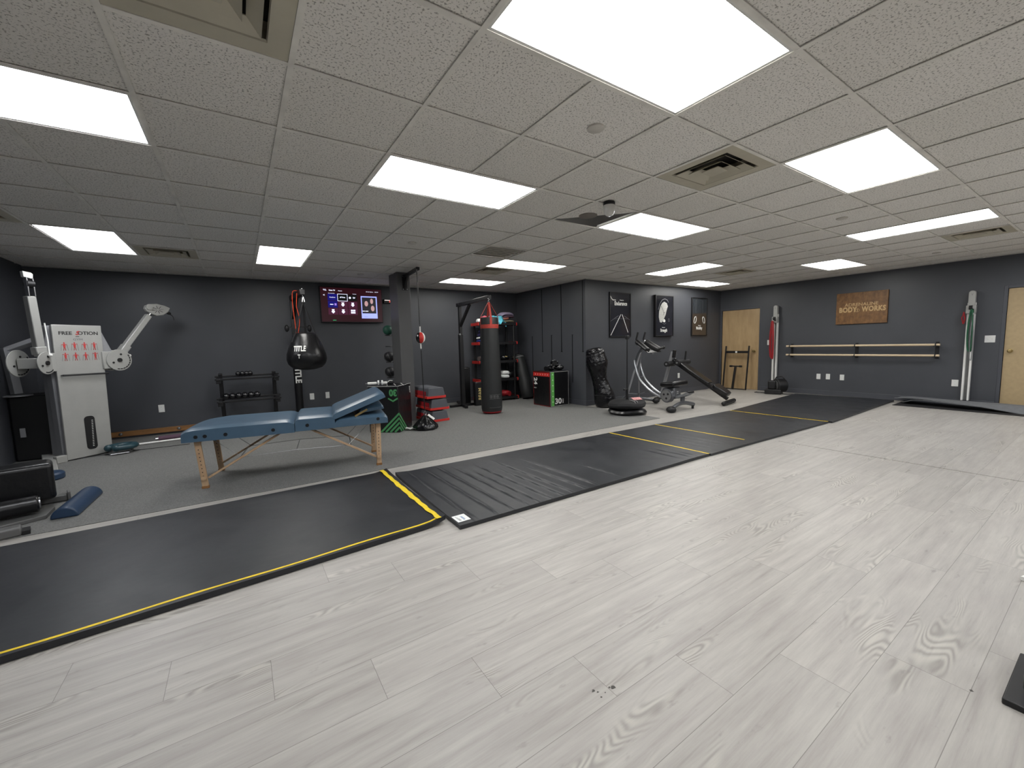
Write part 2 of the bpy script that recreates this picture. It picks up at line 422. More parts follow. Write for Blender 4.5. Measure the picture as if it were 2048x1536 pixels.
for i, (a, b, h) in enumerate((D1, D2)):
    d = struct('door_%d' % (i+1), M().bx(XR+.02, XR+.062, a+.004, b-.004, .004, h-.004), 'door' if i == 0 else 'door2')
    fr = M(); fr.bx(XR-.004, XR+.09, a-.045, a, 0, h+.045); fr.bx(XR-.004, XR+.09, b, min(b+.045, YP), 0, h+.045); fr.bx(XR-.004, XR+.09, a, b, h, h+.045)
    struct('door_frame', fr, 'base', d, bevel=.003)
    ky = (a+.108) if i == 0 else (b-.07)
    kb = M(Matrix.Translation((XR+.02, ky, .955)) @ Matrix.Rotation(-PI/2, 4, 'Y'))
    kb.lathe([(.032, 0), (.032, .006), (.012, .010), (.012, .028), (.026, .036), (.029, .05), (.022, .06), (.004, .063)], n=20)
    put('door_knob', kb, 'brass', d)
def baseb(name, x0, x1, y0, y1, top=.105): struct(name, M().bx(x0, x1, y0, y1, .003, top), 'base', bevel=.004)
baseb('baseboard_back', XL, XP, YB-.012, YB); baseb('baseboard_partition', XP-.012, XP, YP-.012, YB-.012)
baseb('baseboard_posters', XP-.012, XR-.05, YP-.012, YP); baseb('baseboard_right', XR-.012, XR, D2[1]+.05, D1[0]-.05)
col = struct('column', M().bx(1.38, 1.60, 4.10, 4.52, 0, H+.3), 'column', bevel=.004)

# ------------------------------------------------------------------ ceiling
LIGHTS = [   # cells X0,X1,Y0,Y1, label
 (0, 2, 0, 1, 'rectangular ceiling light left of the black and cream four-way vent, over the treatment table side', 'lens'),
 (0, 2, -3, -2, 'largest and nearest glowing ceiling light at the top centre of the photo', 'lens_w'),
 (-4, -2, 0, 1, 'glowing ceiling light cut by the left edge of the photo', 'lens'),
 (-1, 0, 5, 7, 'small squarish-looking ceiling light in front of the television', 'lens_w'),
 (-4, -3, 5, 7, 'ceiling light above the silver cable machine in the left corner', 'lens'),
 (4, 6, 0, 1, 'ceiling light next to the displaced tile with the dome camera', 'lens'),
 (4, 6, 4, 5, 'ceiling light just past the striped return grille, farther-front of the two over the punching bags', 'lens_w'),
 (4, 6, 7, 8, 'far ceiling light right of the charcoal column, nearest the back wall', 'lens_w'),
 (9, 10, 2, 4, 'long ceiling light seen end-on above the framed posters', 'lens_w'),
 (12, 14, 4, 5, 'small far ceiling light closest to the corner beside the plywood door', 'lens_w'),
 (9, 10, -3, -1, 'long narrow-looking ceiling light at right with a dusty vent beyond it', 'lens'),
 (12, 14, 0, 1, 'far ceiling light in front of the wooden sign wall', 'lens_w'),
 (4, 6, -3, -2, 'bright ceiling light on the right beside the cream four-way vent', 'lens_w'),
 (12, 14, -4, -3, 'ceiling light just touching the right edge of the photo', 'lens'),
 (0, 2, -8, -7, None, 'lens'), (4, 6, -8, -7, None, 'lens'), (-4, -2, -6, -5, None, 'lens'), (9, 10, -9, -7, None, 'lens'), (12, 14, -9, -8, None, 'lens')]
VENTS = [
 (3, -2, 0, 'cream four-way ceiling vent in the middle of the ceiling with dark throat'),
 (-2, -2, 0, 'large cream ceiling vent cut by the top edge of the photo'),
 (11, -3, 0, 'dusty four-way ceiling vent at the right beyond the long light'),
 (-3, 6, 0, 'ceiling vent at left near the back wall beside the light over the cable machine'),
 (3, 3, 1, 'striped grey return grille before the two lights over the punching bags'),
 (4, 5, 0, 'small dark ceiling vent between the two far lights right of the column'),
 (11, 2, 0, 'far four-way ceiling vent between the poster lights and the wooden sign wall'),
 (-5, 4, 0, 'ceiling vent cut by the left edge of the photo above the cable machine')]
skip = set(); inner = set()
for (x0, x1, y0, y1, _, _) in LIGHTS:
    for i in range(x0, x1):
        for j in range(y0, y1):
            skip.add((i, j))
            if i > x0: inner.add(('x', i, j))
            if j > y0: inner.add(('y', i, j))
for (x, y, k, _) in VENTS: skip.add((x, y))
skip.add((3, 0))
X0, X1, Y0, Y1 = -6, 16, -11, 9
m = M()
for i in range(X0, X1):
    for j in range(Y0, Y1+1):
        if (i, j) in skip: continue
        a, b, c, d = max(i*G, XL), min((i+1)*G, XR), max(j*G, YF), min((j+1)*G, YB)
        if b <= a or d <= c: continue
        vs = [m.bm.verts.new(p) for p in ((a, c, H+.009), (a, d, H+.009), (b, d, H+.009), (b, c, H+.009))]; m.bm.faces.new(vs)
ceil = struct('ceiling', m, 'tile', smooth=False)
m = M(); hw = .012
for i in range(X0, X1+1):
    for j in range(Y0, Y1+1):
        x, y = i*G, j*G
        if XL < x < XR and ('x', i, j) not in inner: m.bx(x-hw, x+hw, max(y, YF), min(y+G, YB), H, H+.004); m.bx(x-.002, x+.002, max(y, YF), min(y+G, YB), H+.004, H+.012)
        if YF < y < YB and ('y', i, j) not in inner and x+G > XL: m.bx(max(x, XL), min(x+G, XR), y-hw, y+hw, H+.0006, H+.004); m.bx(max(x, XL), min(x+G, XR), y-.002, y+.002, H+.004, H+.012)
for a in ((XL, XP, YB-.02, YB), (XP-.02, XP, YP, YB), (XP, XR, YP-.02, YP), (XR-.02, XR, YF, YP)): m.bx(*a, H, H+.003)
struct('ceiling_grid', m, 'grid', ceil, smooth=False)
struct('ceiling_deck', M().bx(XL-.1, XR+.1, YF-.1, YB+.1, HW, HW+.05), 'deck', ceil)
for (x0, x1, y0, y1, lab, lm) in LIGHTS:
    w, d = (x1-x0)*G, (y1-y0)*G
    t = thing('ceiling_light', lab or 'ceiling light over the front of the room, outside the photo', 'ceiling light', ((x0+x1)/2*G, (y0+y1)/2*G, H), group='glowing ceiling panels' if lab else 'ceiling lights outside the photo')
    f = M(); a, b = w/2-.0125, d/2-.0125; e = .013
    f.bx(-a, a, -b, -b+e, .004, .03); f.bx(-a, a, b-e, b, .004, .03); f.bx(-a, -a+e, -b+e, b-e, .004, .03); f.bx(a-e, a, -b+e, b-e, .004, .03)
    put('frame', f, 'white', t)
    put('diffuser', M().bx(-a+e, a-e, -b+e, b-e, .008, .02), lm, t, label='glowing white panel')
for (x, y, k, lab) in VENTS:
    t = thing('ceiling_vent', lab, 'vent', ((x+.5)*G, (y+.5)*G, H))
    a = G/2-.013
    if k == 0:
        f = M()
        def ring(m, r0, z0, r1, z1):
            o = [m.bm.verts.new((sx*r0, sy*r0, z0)) for sx, sy in ((-1, -1), (1, -1), (1, 1), (-1, 1))]; i_ = [m.bm.verts.new((sx*r1, sy*r1, z1)) for sx, sy in ((-1, -1), (1, -1), (1, 1), (-1, 1))]
            for q in range(4): m.bm.faces.new((o[q], o[(q+1) % 4], i_[(q+1) % 4], i_[q]))
        ring(f, a, .004, .212, .004); ring(f, .212, .004, .208, .014); ring(f, .208, .014, .235, .07); ring(f, .235, .07, .235, .10)
        put('frame', f, 'cream', t, smooth=False)
        for r, z in ((.190, -.002), (.125, -.004)):
            f = M(); ring(f, r, z, r-.05, z+.036); ring(f, r, z, r, z+.003); ring(f, r-.05, z+.036, r-.05, z+.039); ring(f, r, z+.003, r-.05, z+.039)
            put('louver', f, 'cream', t, smooth=False)
        f = M(); f.prism(rrect(.13, .13, .008), -.004, .002); put('centre_plate', f, 'cream', t)
        put('throat', M().bx(-.235, .235, -.235, .235, .10, .11), 'ventdark', t)
    else:
        put('backing', M().bx(-a, a, -a, a, .03, .036), 'disc', t)
        f = M()
        for i in range(7): f.box((0, -.25+i*.083, .014), (2*a, .05, .004), (.35, 0, 0))
        f.bx(-a, a, -a, -a+.02, .002, .01); f.bx(-a, a, a-.02, a, .002, .01); put('slats', f, 'disc', t)
for k, (x, y, lab) in enumerate([(1.53, -1.48, 'round sprinkler cover nearest the big bright light'), (7.45, -1.49, 'round sprinkler cover near the long ceiling light at right'), (1.53, 3.5, 'round sprinkler cover in the ceiling left of the striped grille'), (1.5, 7.45, 'round sprinkler cover close to the back wall above the television'), (7.47, 3.48, 'round sprinkler cover before the poster wall lights'), (11.9, 2.1, 'tiny far sprinkler cover beside the far vent'), (13.5, -1.5, 'round sprinkler cover near the right wall')]):
    o = put('sprinkler_cover', M().lathe([(.002, -.004), (.045, -.004), (.05, -.001), (.05, .008), (.002, .008)], n=28), 'disc', loc=(x*G, y*G, H)); tag(o, lab, 'sprinkler cover', 'round sprinkler covers in the ceiling')
# displaced tile with a speaker disc, and the dome camera hanging by it
t = thing('ceiling_tile', 'displaced ceiling tile pushed up at one corner, leaving a dark gap', 'ceiling tile', (3.5*G, .5*G, H))
def tilef(u, v): return ((u-.5)*(G-.03), (v-.5)*(G-.03), .013+.12*max(0, u+v-1.0)**1.2)
put('panel', M().surf(tilef, 6, 6, -.014), 'tile', t)
o = put('speaker_disc', M().lathe([(.002, -.001), (.088, -.001), (.09, .006), (.002, .006)], n=30), 'greytile', t); o.location = (-.055, .045, .007)
t = thing('dome_camera', 'white dome camera hanging beside the displaced ceiling tile', 'camera', (1.955, -.045, H))
put('base', M().lathe([(.002, 0), (.052, 0), (.052, -.022), (.048, -.026), (.002, -.026)], n=28), 'blackpl', t)
put('dome', M().lathe([(.002, -.024), (.05, -.024), (.05, -.06), (.046, -.085), (.034, -.105), (.018, -.116), (.003, -.119)], n=28), 'dome', t)

# ------------------------------------------------------------------ wall plates
def plate(loc, rz, lab, sw=False, w=.075):
    t = thing('light_switch' if sw else 'wall_outlet', lab, 'switch' if sw else 'outlet', loc, rz, None if sw else 'white outlets low on the charcoal walls')
    put('cover_plate', M().box((0, -.004, 0), (w, .007, .118)), 'white', t, bevel=.003)
    m = M()
    if sw:
        for i in range(max(1, round(w/.075))): m.box(((i-(round(w/.075)-1)/2)*.045, -.009, 0), (.012, .01, .026), (.3, 0, 0))
        put('toggle', m, 'print', t)
    else:
        for s in (-1, 1): m.prism(rrect(.034, .03, .01), 0, .002, wallT(0, -.0075, s*.02))
        o = put('socket', m, 'paper', t)
        m = M()
        for s in (-1, 1):
            for q in (-.006, .006): m.box((q, -.0097, s*.02+.002), (.002, .001, .009))
        put('slots', m, 'darkprint', o)
plate((-1.964, YB, .413), 0, 'white outlet on the back wall between the cable machine and the dumbbell rack')
plate((.194, YB, .405), 0, 'white outlet just right of the TITLE pole on the back wall')
plate((.463, YB, .408), 0, 'second white outlet right of the TITLE pole, nearest the black box', w=.068)
plate((7.883, YP, .424), 0, 'white outlet behind the sit-up bench on the poster wall')
R90 = -PI/2
plate((XR, 1.075, .40), R90, 'left one of the three white outlets under the wooden wall rails')
plate((XR, .901, .405), R90, 'middle one of the three white outlets under the wooden wall rails')
plate((XR, .653, .40), R90, 'right one of the three white outlets under the wooden wall rails')
plate((XR, -.989, .387), R90, 'white outlet left of the right-hand wall pulley tower', w=.085)
plate((XR, -1.355, 1.153), R90, 'white double light switch beside the tan door', True, .12)
plate((XR, 2.109, 1.157), R90, 'white light switch beside the plywood door', True)

# ------------------------------------------------------------------ floor mats
def floor_mat(name, lab, c, th, ridges=(), lift=None, nu=60):
    """c = front-left, front-right, back-right, back-left corner"""
    c = [Vector((*p, 0)) for p in c]
    cen = sum(c, Vector())/4; c = [p-cen for p in c]
    t = thing(name, lab, 'floor mat', (cen.x, cen.y, .001), 0, 'black mats laid in a row across the room')
    def pos(u, v):
        p = c[0]*(1-u)*(1-v)+c[1]*u*(1-v)+c[2]*u*v+c[3]*(1-u)*v
        z = th
        for (ru, s, v0, v1, h, wd) in ridges:
            q = (u-ru-s*(v-.5))
            if v0 <= v <= v1:
                e = min(1, (v-v0)/.04+.0, (v1-v)/.2+.0) if v0 > 0 else min(1, (v1-v)/.2)
                z += h*max(0, e)*math.exp(-(q/wd)**2)
        if lift: z += lift(u, v)
        return (p.x, p.y, z)
    put('cover', M().surf(pos, nu, 26, th-.002), 'mat', t)
    return t, pos
def tape(t, pos, path, w, mat='yellow', label='yellow tape edge', seed=1):
    rd = random.Random(seed); m = M(); L = []
    for i, (u, v) in enumerate(path):
        u2, v2 = path[min(i+1, len(path)-1)]; u1, v1 = path[max(i-1, 0)]
        a = Vector(pos(u1, v1)); b = Vector(pos(u2, v2)); d = (b-a); d.z = 0; d.normalize(); n = Vector((-d.y, d.x, 0))
        p = Vector(pos(u, v)); ww = w*(1+rd.uniform(-.12, .12)); p.z += .0012
        L.append((m.bm.verts.new(p-n*ww/2), m.bm.verts.new(p+n*ww/2), m.bm.verts.new(p-n*ww/2-Vector((0, 0, .001))), m.bm.verts.new(p+n*ww/2-Vector((0, 0, .001)))))
    for a, b in zip(L, L[1:]):
        m.bm.faces.new((a[0], b[0], b[1], a[1])); m.bm.faces.new((a[2], a[3], b[3], b[2])); m.bm.faces.new((a[0], a[2], b[2], b[0])); m.bm.faces.new((a[1], b[1], b[3], a[3]))
    return put('tape', m, mat, t, label=label)
lf = lambda u, v: .012*max(0, (u-.965)/.035)**1.5*(1+.5*math.sin(9*v)) + .02*max(0, (u-.93)/.07)**2*max(0, 1-v*6) + .012*max(0, (u-.95)/.05)**2*max(0, (v-.88)/.12)
t, pos = floor_mat('gym_mat', 'nearest black floor mat at left with yellow tape along its front and right edges', [(-3.15, -.275), (.262, -.05), (.268, 1.392), (-3.12, 1.318)], .034, lift=lf, nu=120)
tape(t, pos, [(.990-.0008*math.sin(i*1.3), i/40) for i in range(41)], .062, seed=2)
tape(t, pos, [(i/60*.985, .022+.004*math.sin(i*.4)) for i in range(61)], .017, seed=3, label='thin yellow tape along the front edge')
rid = []
for (x, s, v1) in ((.42, -.006, 1.0), (.60, -.012, .95), (.74, -.012, 1), (.88, -.014, .9), (.98, -.016, .8), (1.10, -.018, .95), (1.22, -.018, .7), (1.33, -.02, .9), (1.48, -.02, .6), (1.62, -.022, .8), (1.95, -.03, .45), (2.92, -.01, .5), (3.05, -.01, .45), (3.14, -.01, .3)):
    rid.append(((x-.3)/3.05, s, .012, v1, .008, .0024))
    rid.append(((x-.3)/3.05+.006, s, .012, v1, -.004, .0026))
lf2 = lambda u, v: .012*max(0, 1-u*20)*max(0, (v-.85)/.15) + .006*math.sin(u*23)*max(0, 1-v*5)*max(0, (u-.55))
t, pos = floor_mat('gym_mat', 'creased black floor mat with a white label at its front left corner', [(.30, -.205), (3.32, -.216), (3.285, 1.204), (.315, 1.258)], .030, rid, lf2, nu=340)
tape(t, pos, [(.9965, i/30) for i in range(31)], .024, seed=4)
T = Matrix.Translation(Vector(pos(.02, .07))+Vector((0, 0, .002)))
m = M(); m.prism([(-.05, -.055), (.05, -.055), (.05, .062), (-.05, .062)], 0, .001, T); lb = put('label_sheet', m, 'paper', t, label='white printed label')
MAT['blueprint'] = mk('pale_blue_print', srgb(120, 150, 190), .6)
text('lettering', 'zebra', .03, T @ Matrix.Translation((.012, .0, .0012)) @ Matrix.Rotation(-PI/2, 4, 'Z'), 'blueprint', lb, shear=.3)
m = M()
for i in range(3): m.bx(-.03+i*.006, -.027+i*.006, -.04, .045-i*.02, .0008, .0014)
m.T = None; bmesh.ops.transform(m.bm, matrix=T, verts=m.bm.verts); put('print_lines', m, 'greyprint', lb)
rid = [((x-3.35)/2.95, -.02, .1, v1, h, .0024) for (x, v1, h) in ((3.5, .6, .003), (3.62, .7, .004), (3.78, .65, .003), (3.92, .8, .003), (4.7, .9, .002))]
t, pos = floor_mat('gym_mat', 'third black floor mat from the left with a yellow line partway along', [(3.332, -.225), (6.25, -.296), (6.19, 1.118), (3.30, 1.210)], .026, rid, nu=240)
tape(t, pos, [(.9955, i/30) for i in range(31)], .022, seed=5)
tape(t, pos, [(.318-.006*(1-i/30), .09+i/30*.91) for i in range(31)], .022, seed=6)
t, pos = floor_mat('gym_mat', 'farthest black floor mat lying before the wall with the wooden sign', [(6.285, -.33), (9.44, -.239), (9.33, 1.385), (6.225, 1.120)], .026, nu=60)

# grey foam sheet and black mat under it at the right wall
o = put('rubber_mat', M().prism([(-.28, -2.0), (.60, -2.0), (.60, .93), (-.13, .93)], 0, .006), 'blackfoam', loc=(9.01, -1.28, .001)); tag(o, 'dark rubber mat under the buckled grey foam sheets by the right wall', 'mat')
def foam(k):
    def f(u, v):
        y = (-.30 if k else -.42) - v*(2.9 if k else 2.95); e = max(0, 1-u*2.2)
        z = .085+k*.022 + e*(.02*math.sin(v*8+.6+k*.3) - .055*max(0, min(1, (v-.33)*6)))
        if v < .06: z -= (.06-v)*(.9 if not k else .3)
        if v > .42: z -= .03*min(1, (v-.42)*3)
        return (9.16-.06*math.sin(v*5)+k*.03 + u*(.44-.03*k) - (.12 if v > .3 else .12*v/.3), y, z)
    return f
o = put('foam_sheet', M().surf(foam(0), 8, 60, .010), 'foam'); tag(o, 'lower of the two buckled grey foam sheets near the tan door', 'foam mat', 'buckled grey foam sheets')
o = put('foam_sheet', M().surf(foam(1), 8, 60, .010), 'foam'); tag(o, 'upper of the two buckled grey foam sheets near the tan door', 'foam mat', 'buckled grey foam sheets')
m = M()
rd = random.Random(5)
for (x, y, s) in ((.100, -1.700, .008), (.110, -1.712, .006), (.172, -1.732, .012), (.160, -1.722, .006), (.105, -1.735, .005), (.130, -1.73, .004), (1.199, -2.473, .008)):
    m.prism([(x+s*rd.uniform(.4, 1.1)*math.cos(a), y+s*rd.uniform(.3, .9)*math.sin(a)) for a in [i*PI/4 for i in range(8)]], .0002, .0006)
struct('scuff_marks', m, 'stone', bpy.data.objects['floor'])

# ------------------------------------------------------------------ cable machine (left)
t = thing('cable_machine', 'tall silver cable machine with two raised arms in the left corner', 'exercise machine', (-2.705, 4.322, .005), .7032)
m = M(); m.prism([(0, .012), (.456, .012), (.487, 1.645), (.012, 1.645)], -.02, 0, wallT()); fp = put('front_panel', m, 'machine', t, bevel=.006)
m = M()   # side shell behind the panel, flaring outwards below the shoulders
m.prism([(.0, .012), (.45, .012), (.46, 1.05), (.615, 1.32), (.50, 1.635), (.005, 1.635), (-.06, 1.30), (-.01, 1.05)], -.17, -.07, wallT())
m.prism([(.012, .012), (.445, .012), (.475, 1.635), (.025, 1.635)], -.30, -.002, wallT()); put('side_shell', m, 'machine2', t, bevel=.006)
m = M(); m.beam((.14, .66, .03), (-.50, -.74, .03), .11, .055); put('base_beam', m, 'machine', t, bevel=.006)
m = M(); m.bx(-.10, -.001, -.01, .06, 0, .085); put('foot_bracket', m, 'machine', t, bevel=.006)
m = M(); m.cyl((.045, -.03, 1.04), (.49, -.03, 1.037), .011, n=12); m.cyl((.045, 0, 1.04), (.045, -.03, 1.04), .007); m.cyl((.485, 0, 1.037), (.485, -.03, 1.037), .007); put('towel_bar', m, 'black', t)
m = M(); m.prism(rrect(.105, .42, .04, cx=.252, cy=.305), .0005, .004, wallT(0, 0, 0) @ Matrix.Rotation(0, 4, 'Z')); w = put('weight_window', m, 'blackpl', t)
m = M()
for i in range(16): m.box((.262+.001*i, -.0065, .135+i*.0215), (.014, .002, .007))
put('stack_label', m, 'print', w, label='white weight numbers')
tt = text('lettering', 'FREE', .057, wallT(.128, -.001, 1.543), 'darkprint', fp, bold=.0012, sx=1.08)
text('lettering', 'OTION', .057, wallT(.346, -.001, 1.545), 'darkprint', fp, bold=.0012, sx=1.08)
text('lettering', 'S', .066, wallT(.238, -.001, 1.545), 'redprint', fp, bold=.002, sx=1.1, shear=.3)
put('underline', M().box((.238, -.002, 1.504), (.034, .002, .006)), 'darkprint', fp)
text('lettering', 'GYM', .034, wallT(.24, -.001, 1.468), 'greyprint', fp, sx=1.3)
rd = random.Random(3)
for r_ in range(2):
    for c_ in range(4):
        x, z = .105+c_*.096, 1.385-r_*.125
        m = M(); m.ell((x, -.002, z+.008), (.011, .0015, .026)); m.ell((x, -.002, z+.042), (.007, .0015, .009))
        a = rd.uniform(-.5, .9)
        for s in (-1, 1):
            m.beam((x, -.002, z+.025), (x+s*.026, -.002, z+.025+.02*a), .0025, .006); m.beam((x+s*.004, -.002, z-.012), (x+s*.010, -.002, z-.048), .0025, .008)
        put('exercise_figure', m, 'redprint', fp, label='small red exercise figure')
        m = M(); m.cyl((x-.026, -.002, z+.025+.02*a), (x-.034, -.002, z-.05), .0012, n=5); m.cyl((x+.026, -.002, z+.025+.02*a), (x+.034, -.002, z-.05), .0012, n=5)
        put('cable_line', m, 'greyprint', fp)
def disc_plate(parent, cx, cz, y, r, ang, name='pivot_disc', depth=.012):
    """half-round pivot plate with slots and bolt"""
    R = Matrix.Translation((cx, y, cz)) @ Matrix.Rotation(ang, 4, 'Z') @ XZ
    m = M(); m.prism([(r*math.cos(a), r*math.sin(a)) for a in [i*2*PI/40 for i in range(40)]], -depth/2, depth/2, R)
    o = put(name, m, 'machine', parent, bevel=.003)
    m = M(); m.T = R
    for k in range(9):
        a = math.radians(-100+k*16); m.box((.84*r*math.cos(a), .84*r*math.sin(a), depth/2+.001), (.012, .026, .003), (0, 0, a))
    put('slots', m, 'blackpl', o)
    m = M(); m.cyl(R @ Vector((0, 0, depth/2)), R @ Vector((0, 0, depth/2+.012)), .026, n=18)
    put('bolt', m, 'blackpl', o)
    for q in ((-.07, -.03), (.02, .075)):
        m = M(); m.cyl(R @ Vector((q[0], q[1], depth/2)), R @ Vector((q[0], q[1], depth/2+.006)), .012, n=12); put('bolt', m, 'blackpl', o)
    return o
# right arm
for y in (-.03, .16):
    disc_plate(t, .625, 1.20, y, .140, 0)
m = M(); m.bx(.455, .63, -.022, .152, 1.09, 1.315); put('pivot_bracket', m, 'machine', t, bevel=.008)
m = M(); m.beam((.70, .065, 1.29), (1.09, .065, 1.815), .068, .068, (0, 1, 0)); arm = put('arm', m, 'machine', t, bevel=.008)
m = M(); m.box((.745, .065, 1.345), (.12, .10, .085), (0, -.92, 0)); put('sleeve', m, 'machine', arm, bevel=.01)
m = M(); m.cyl((1.08, .065, 1.80), (1.13, .065, 1.87), .022); put('neck', m, 'chrome', arm)
m = M(); m.ell((.80, .065, 1.255), .022); put('pull_knob', m, 'print', arm)
pts = [(1.045, 1.905), (1.06, 1.95), (1.11, 1.975), (1.20, 1.985), (1.30, 1.968), (1.375, 1.938), (1.345, 1.875), (1.27, 1.825), (1.18, 1.81), (1.12, 1.835), (1.06, 1.87)]
m = M(); m.prism(pts, -.03, .03, wallT(0, .065, 0)); hd = put('pulley_housing', m, 'machine', t, bevel=.01)
m = M()
for k in range(8):
    a = k*PI/4+.2; m.beam((1.2+.02*math.cos(a), .033, 1.90+.016*math.sin(a)), (1.2+.075*math.cos(a), .033, 1.90+.055*math.sin(a)), .003, .008, (0, 1, 0))
put('vent_slots', m, 'blackpl', hd)
m = M(); m.lathe([(.002, 0), (.042, 0), (.042, .012), (.002, .012)], T=wallT(1.09, .033, 1.93)); put('cap', m, 'machine', hd, bevel=.003)
m = M(); m.ell((1.365, .065, 1.86), (.028, .02, .02)); m.tube(smooth_path([(1.37, .065, 1.85), (1.41, .06, 1.82), (1.42, .05, 1.76)]), .006, 6); put('cable_stop', m, 'blackpl', t)
# left arm (points forward and up)
disc_plate(t, -.085, 1.195, -.03, .130, .54); disc_plate(t, -.225, 1.20, .17, .155, .54)
m = M(); m.bx(-.085, .02, .0, .10, 1.09, 1.31); m.beam((-.10, -.005, 1.195), (-.21, .16, 1.195), .12, .12); put('pivot_bracket', m, 'machine', t, bevel=.008)
m = M(); m.beam((-.10, .03, 1.27), (-.139, .0, 1.955), .075, .09, (0, 1, 0)); arm = put('arm', m, 'machine', t, bevel=.008)
m = M(); m.box((-.105, .03, 1.34), (.10, .11, .09), (0, -.08, 0)); put('sleeve', m, 'machine', arm, bevel=.01)
m = M(); m.ell((-.05, -.045, 1.285), .02); put('pull_knob', m, 'print', arm)
m = M()
for x in (-.165, -.115): m.prism([(x-.0, 1.95), (x+.012, 1.95), (x+.012, 2.12), (x+.004, 2.16), (x-.006, 2.15)], -.03, .03, wallT(0, -.02, 0))
put('pulley_bracket', m, 'steel', t, bevel=.004)
m = M(); m.cyl((-.165, -.02, 2.09), (-.105, -.02, 2.09), .045, n=20); put('pulley_wheel', m, 'blackpl', t)
m = M(); m.prism([(-.185, 2.16), (-.11, 2.145), (-.105, 2.20), (-.12, 2.215), (-.19, 2.225)], -.025, .025, wallT(0, -.02, 0)); put('end_cap', m, 'print', t, bevel=.004, label='white plastic end cap')
m = M(); m.tube([(-.045, -.02, 1.26), (-.025, .02, 1.45), (-.02, .05, 1.66)], .007, 8); put('cable', m, 'print', t, label='pale cable')

# dark machine and bent grey frame at far left
t = thing('leg_machine', 'black shrouded weight machine with bent grey steel frame, half hidden behind the cable machine', 'exercise machine', (-3.04, 4.93, .005), .0)
put('shroud', M().bx(-.20, .14, -.22, .30, 0, .80), 'blackpl', t, bevel=.02)
m = M(); m.tube([(-.12, -.2, .83), (-.16, -.2, 1.38)], .055, 4); m.tube([(-.16, -.2, 1.35), (.10, -.1, 1.49)], .045, 4); put('bent_frame', m, 'machine2', t, bevel=.004)
m = M(); m.cyl((-.12, -.2, .80), (-.12, -.2, .815), .13, n=24); put('flange', m, 'machine2', t)
m = M(); m.box((-.09, -.286, .36), (.045, .01, .11)); put('selector_label', m, 'machine2', t, label='grey tab')

# ------------------------------------------------------------------ bench at the left edge
t = thing('weight_bench', 'black padded weight bench with roller, cut by the left edge of the photo', 'bench', (-2.34, 2.16, .005), .27)
m = M(); m.bx(-.8, .10, .02, .28, .08, .39); put('pad', m, 'blackvinyl', t, bevel=.035, seg=4)
m = M(); m.cyl((-.8, -.13, .11), (.0, -.13, .11), .066, n=24); r = put('roller', m, 'blackvinyl', t, bevel=.012)
m = M(); m.cyl((.0, -.13, .11), (.008, -.13, .11), .048, n=20); put('end_cap', m, 'steel', r)
m = M(); m.beam((-.5, .36, .03), (.165, .245, .03), .08, .05); m.box((.17, .24, .04), (.02, .10, .08)); put('floor_tube', m, 'benchgrey', t, bevel=.006)
m = M(); m.prism([(-.8, -.10), (.08, -.02), (.03, -.24), (-.8, -.42)], .0, .03); put('foot_plate', m, 'benchgrey', t, bevel=.004)
m = M(); m.bx(-.8, -.09, -.56, -.46, .0, .065); put('base_tube', m, 'benchgrey', t, bevel=.012)
m = M(); m.bx(-.09, -.05, -.56, -.46, 0, .03); put('rubber_foot', m, 'blackpl', t)

# ------------------------------------------------------------------ blue pads on the floor
m = M(); poly = [(.083*math.cos(a), .085*math.sin(a)) for a in [i*PI/18 for i in range(19)]]
m.prism(poly, -.31, .31, XZ); 
o = put('half_bolster', m, 'blue2', bevel=.012, seg=3, loc=(-2.12, 2.165, .006), rz=.02); tag(o, 'blue half-round bolster lying on the grey floor at left', 'bolster')
o.rotation_euler = (0, 0, -.03)
m = M(); m.lathe([(.002, 0), (.115, 0), (.125, .012), (.125, .055), (.11, .072), (.05, .075), (.002, .075)], n=32)
o = put('round_cushion', m, 'blue2', loc=(-2.63, 3.42, .006)); tag(o, 'small round navy cushion beside the black bench pad', 'cushion')
t = thing('face_cradle', 'dark teal face cushion on a metal bracket, lying by the cable machine', 'face cradle', (-2.24, 4.47, .006), .3)
R = [Vector((.125*math.cos(a), .105*math.sin(a), .085)) for a in [math.radians(-60+i*300/24-90+30) for i in range(25)]]
m = M(); m.tube(R, .045, 12, flat=.8); m.ell(R[0], .045); m.ell(R[-1], .045); put('cushion', m, 'teal', t)
m = M(); m.tube([(-.12, -.08, .012), (.05, -.10, .012), (.10, -.03, .03)], .011, 8); m.tube([(-.12, .05, .012), (.1, .04, .03)], .011, 8); m.tube([(-.12, -.08, .012), (-.12, .05, .012)], .011, 8); put('bracket', m, 'steel', t)

# timber board and rods along the back wall
t = thing('timber_board', 'stained timber board bolted low along the back wall', 'board', (-1.99, YB-.015, .035))
put('plank', M().box((0, -.02, .04), (1.30, .035, .078)), 'timber', t, bevel=.004)
for x in (-.47, .22, .55): put('bolt', M().lathe([(.002, 0), (.024, 0), (.018, .01), (.002, .014)], T=wallT(x, -.038, .042)), 'steel', t)
t = thing('foam_roller', 'thin dark plum roller lying behind the treatment table end', 'roller', (-1.62, 5.06, .047), .1)
put('tube', M().cyl((-.33, 0, 0), (.34, 0, 0), .036, n=20), 'plum', t); put('end_cap', M().cyl((-.33, 0, 0), (-.36, 0, 0), .02, n=14), 'chrome', t)
t = thing('white_pole', 'thin white pole lying on the floor in front of the timber board', 'pole', (-1.85, 4.93, .022), .1)
put('pole', M().cyl((-.4, 0, 0), (.5, 0, 0), .014, n=12), 'print', t); put('tip', M().cyl((-.4, 0, 0), (-.44, 0, 0), .017, n=12), 'steel', t)
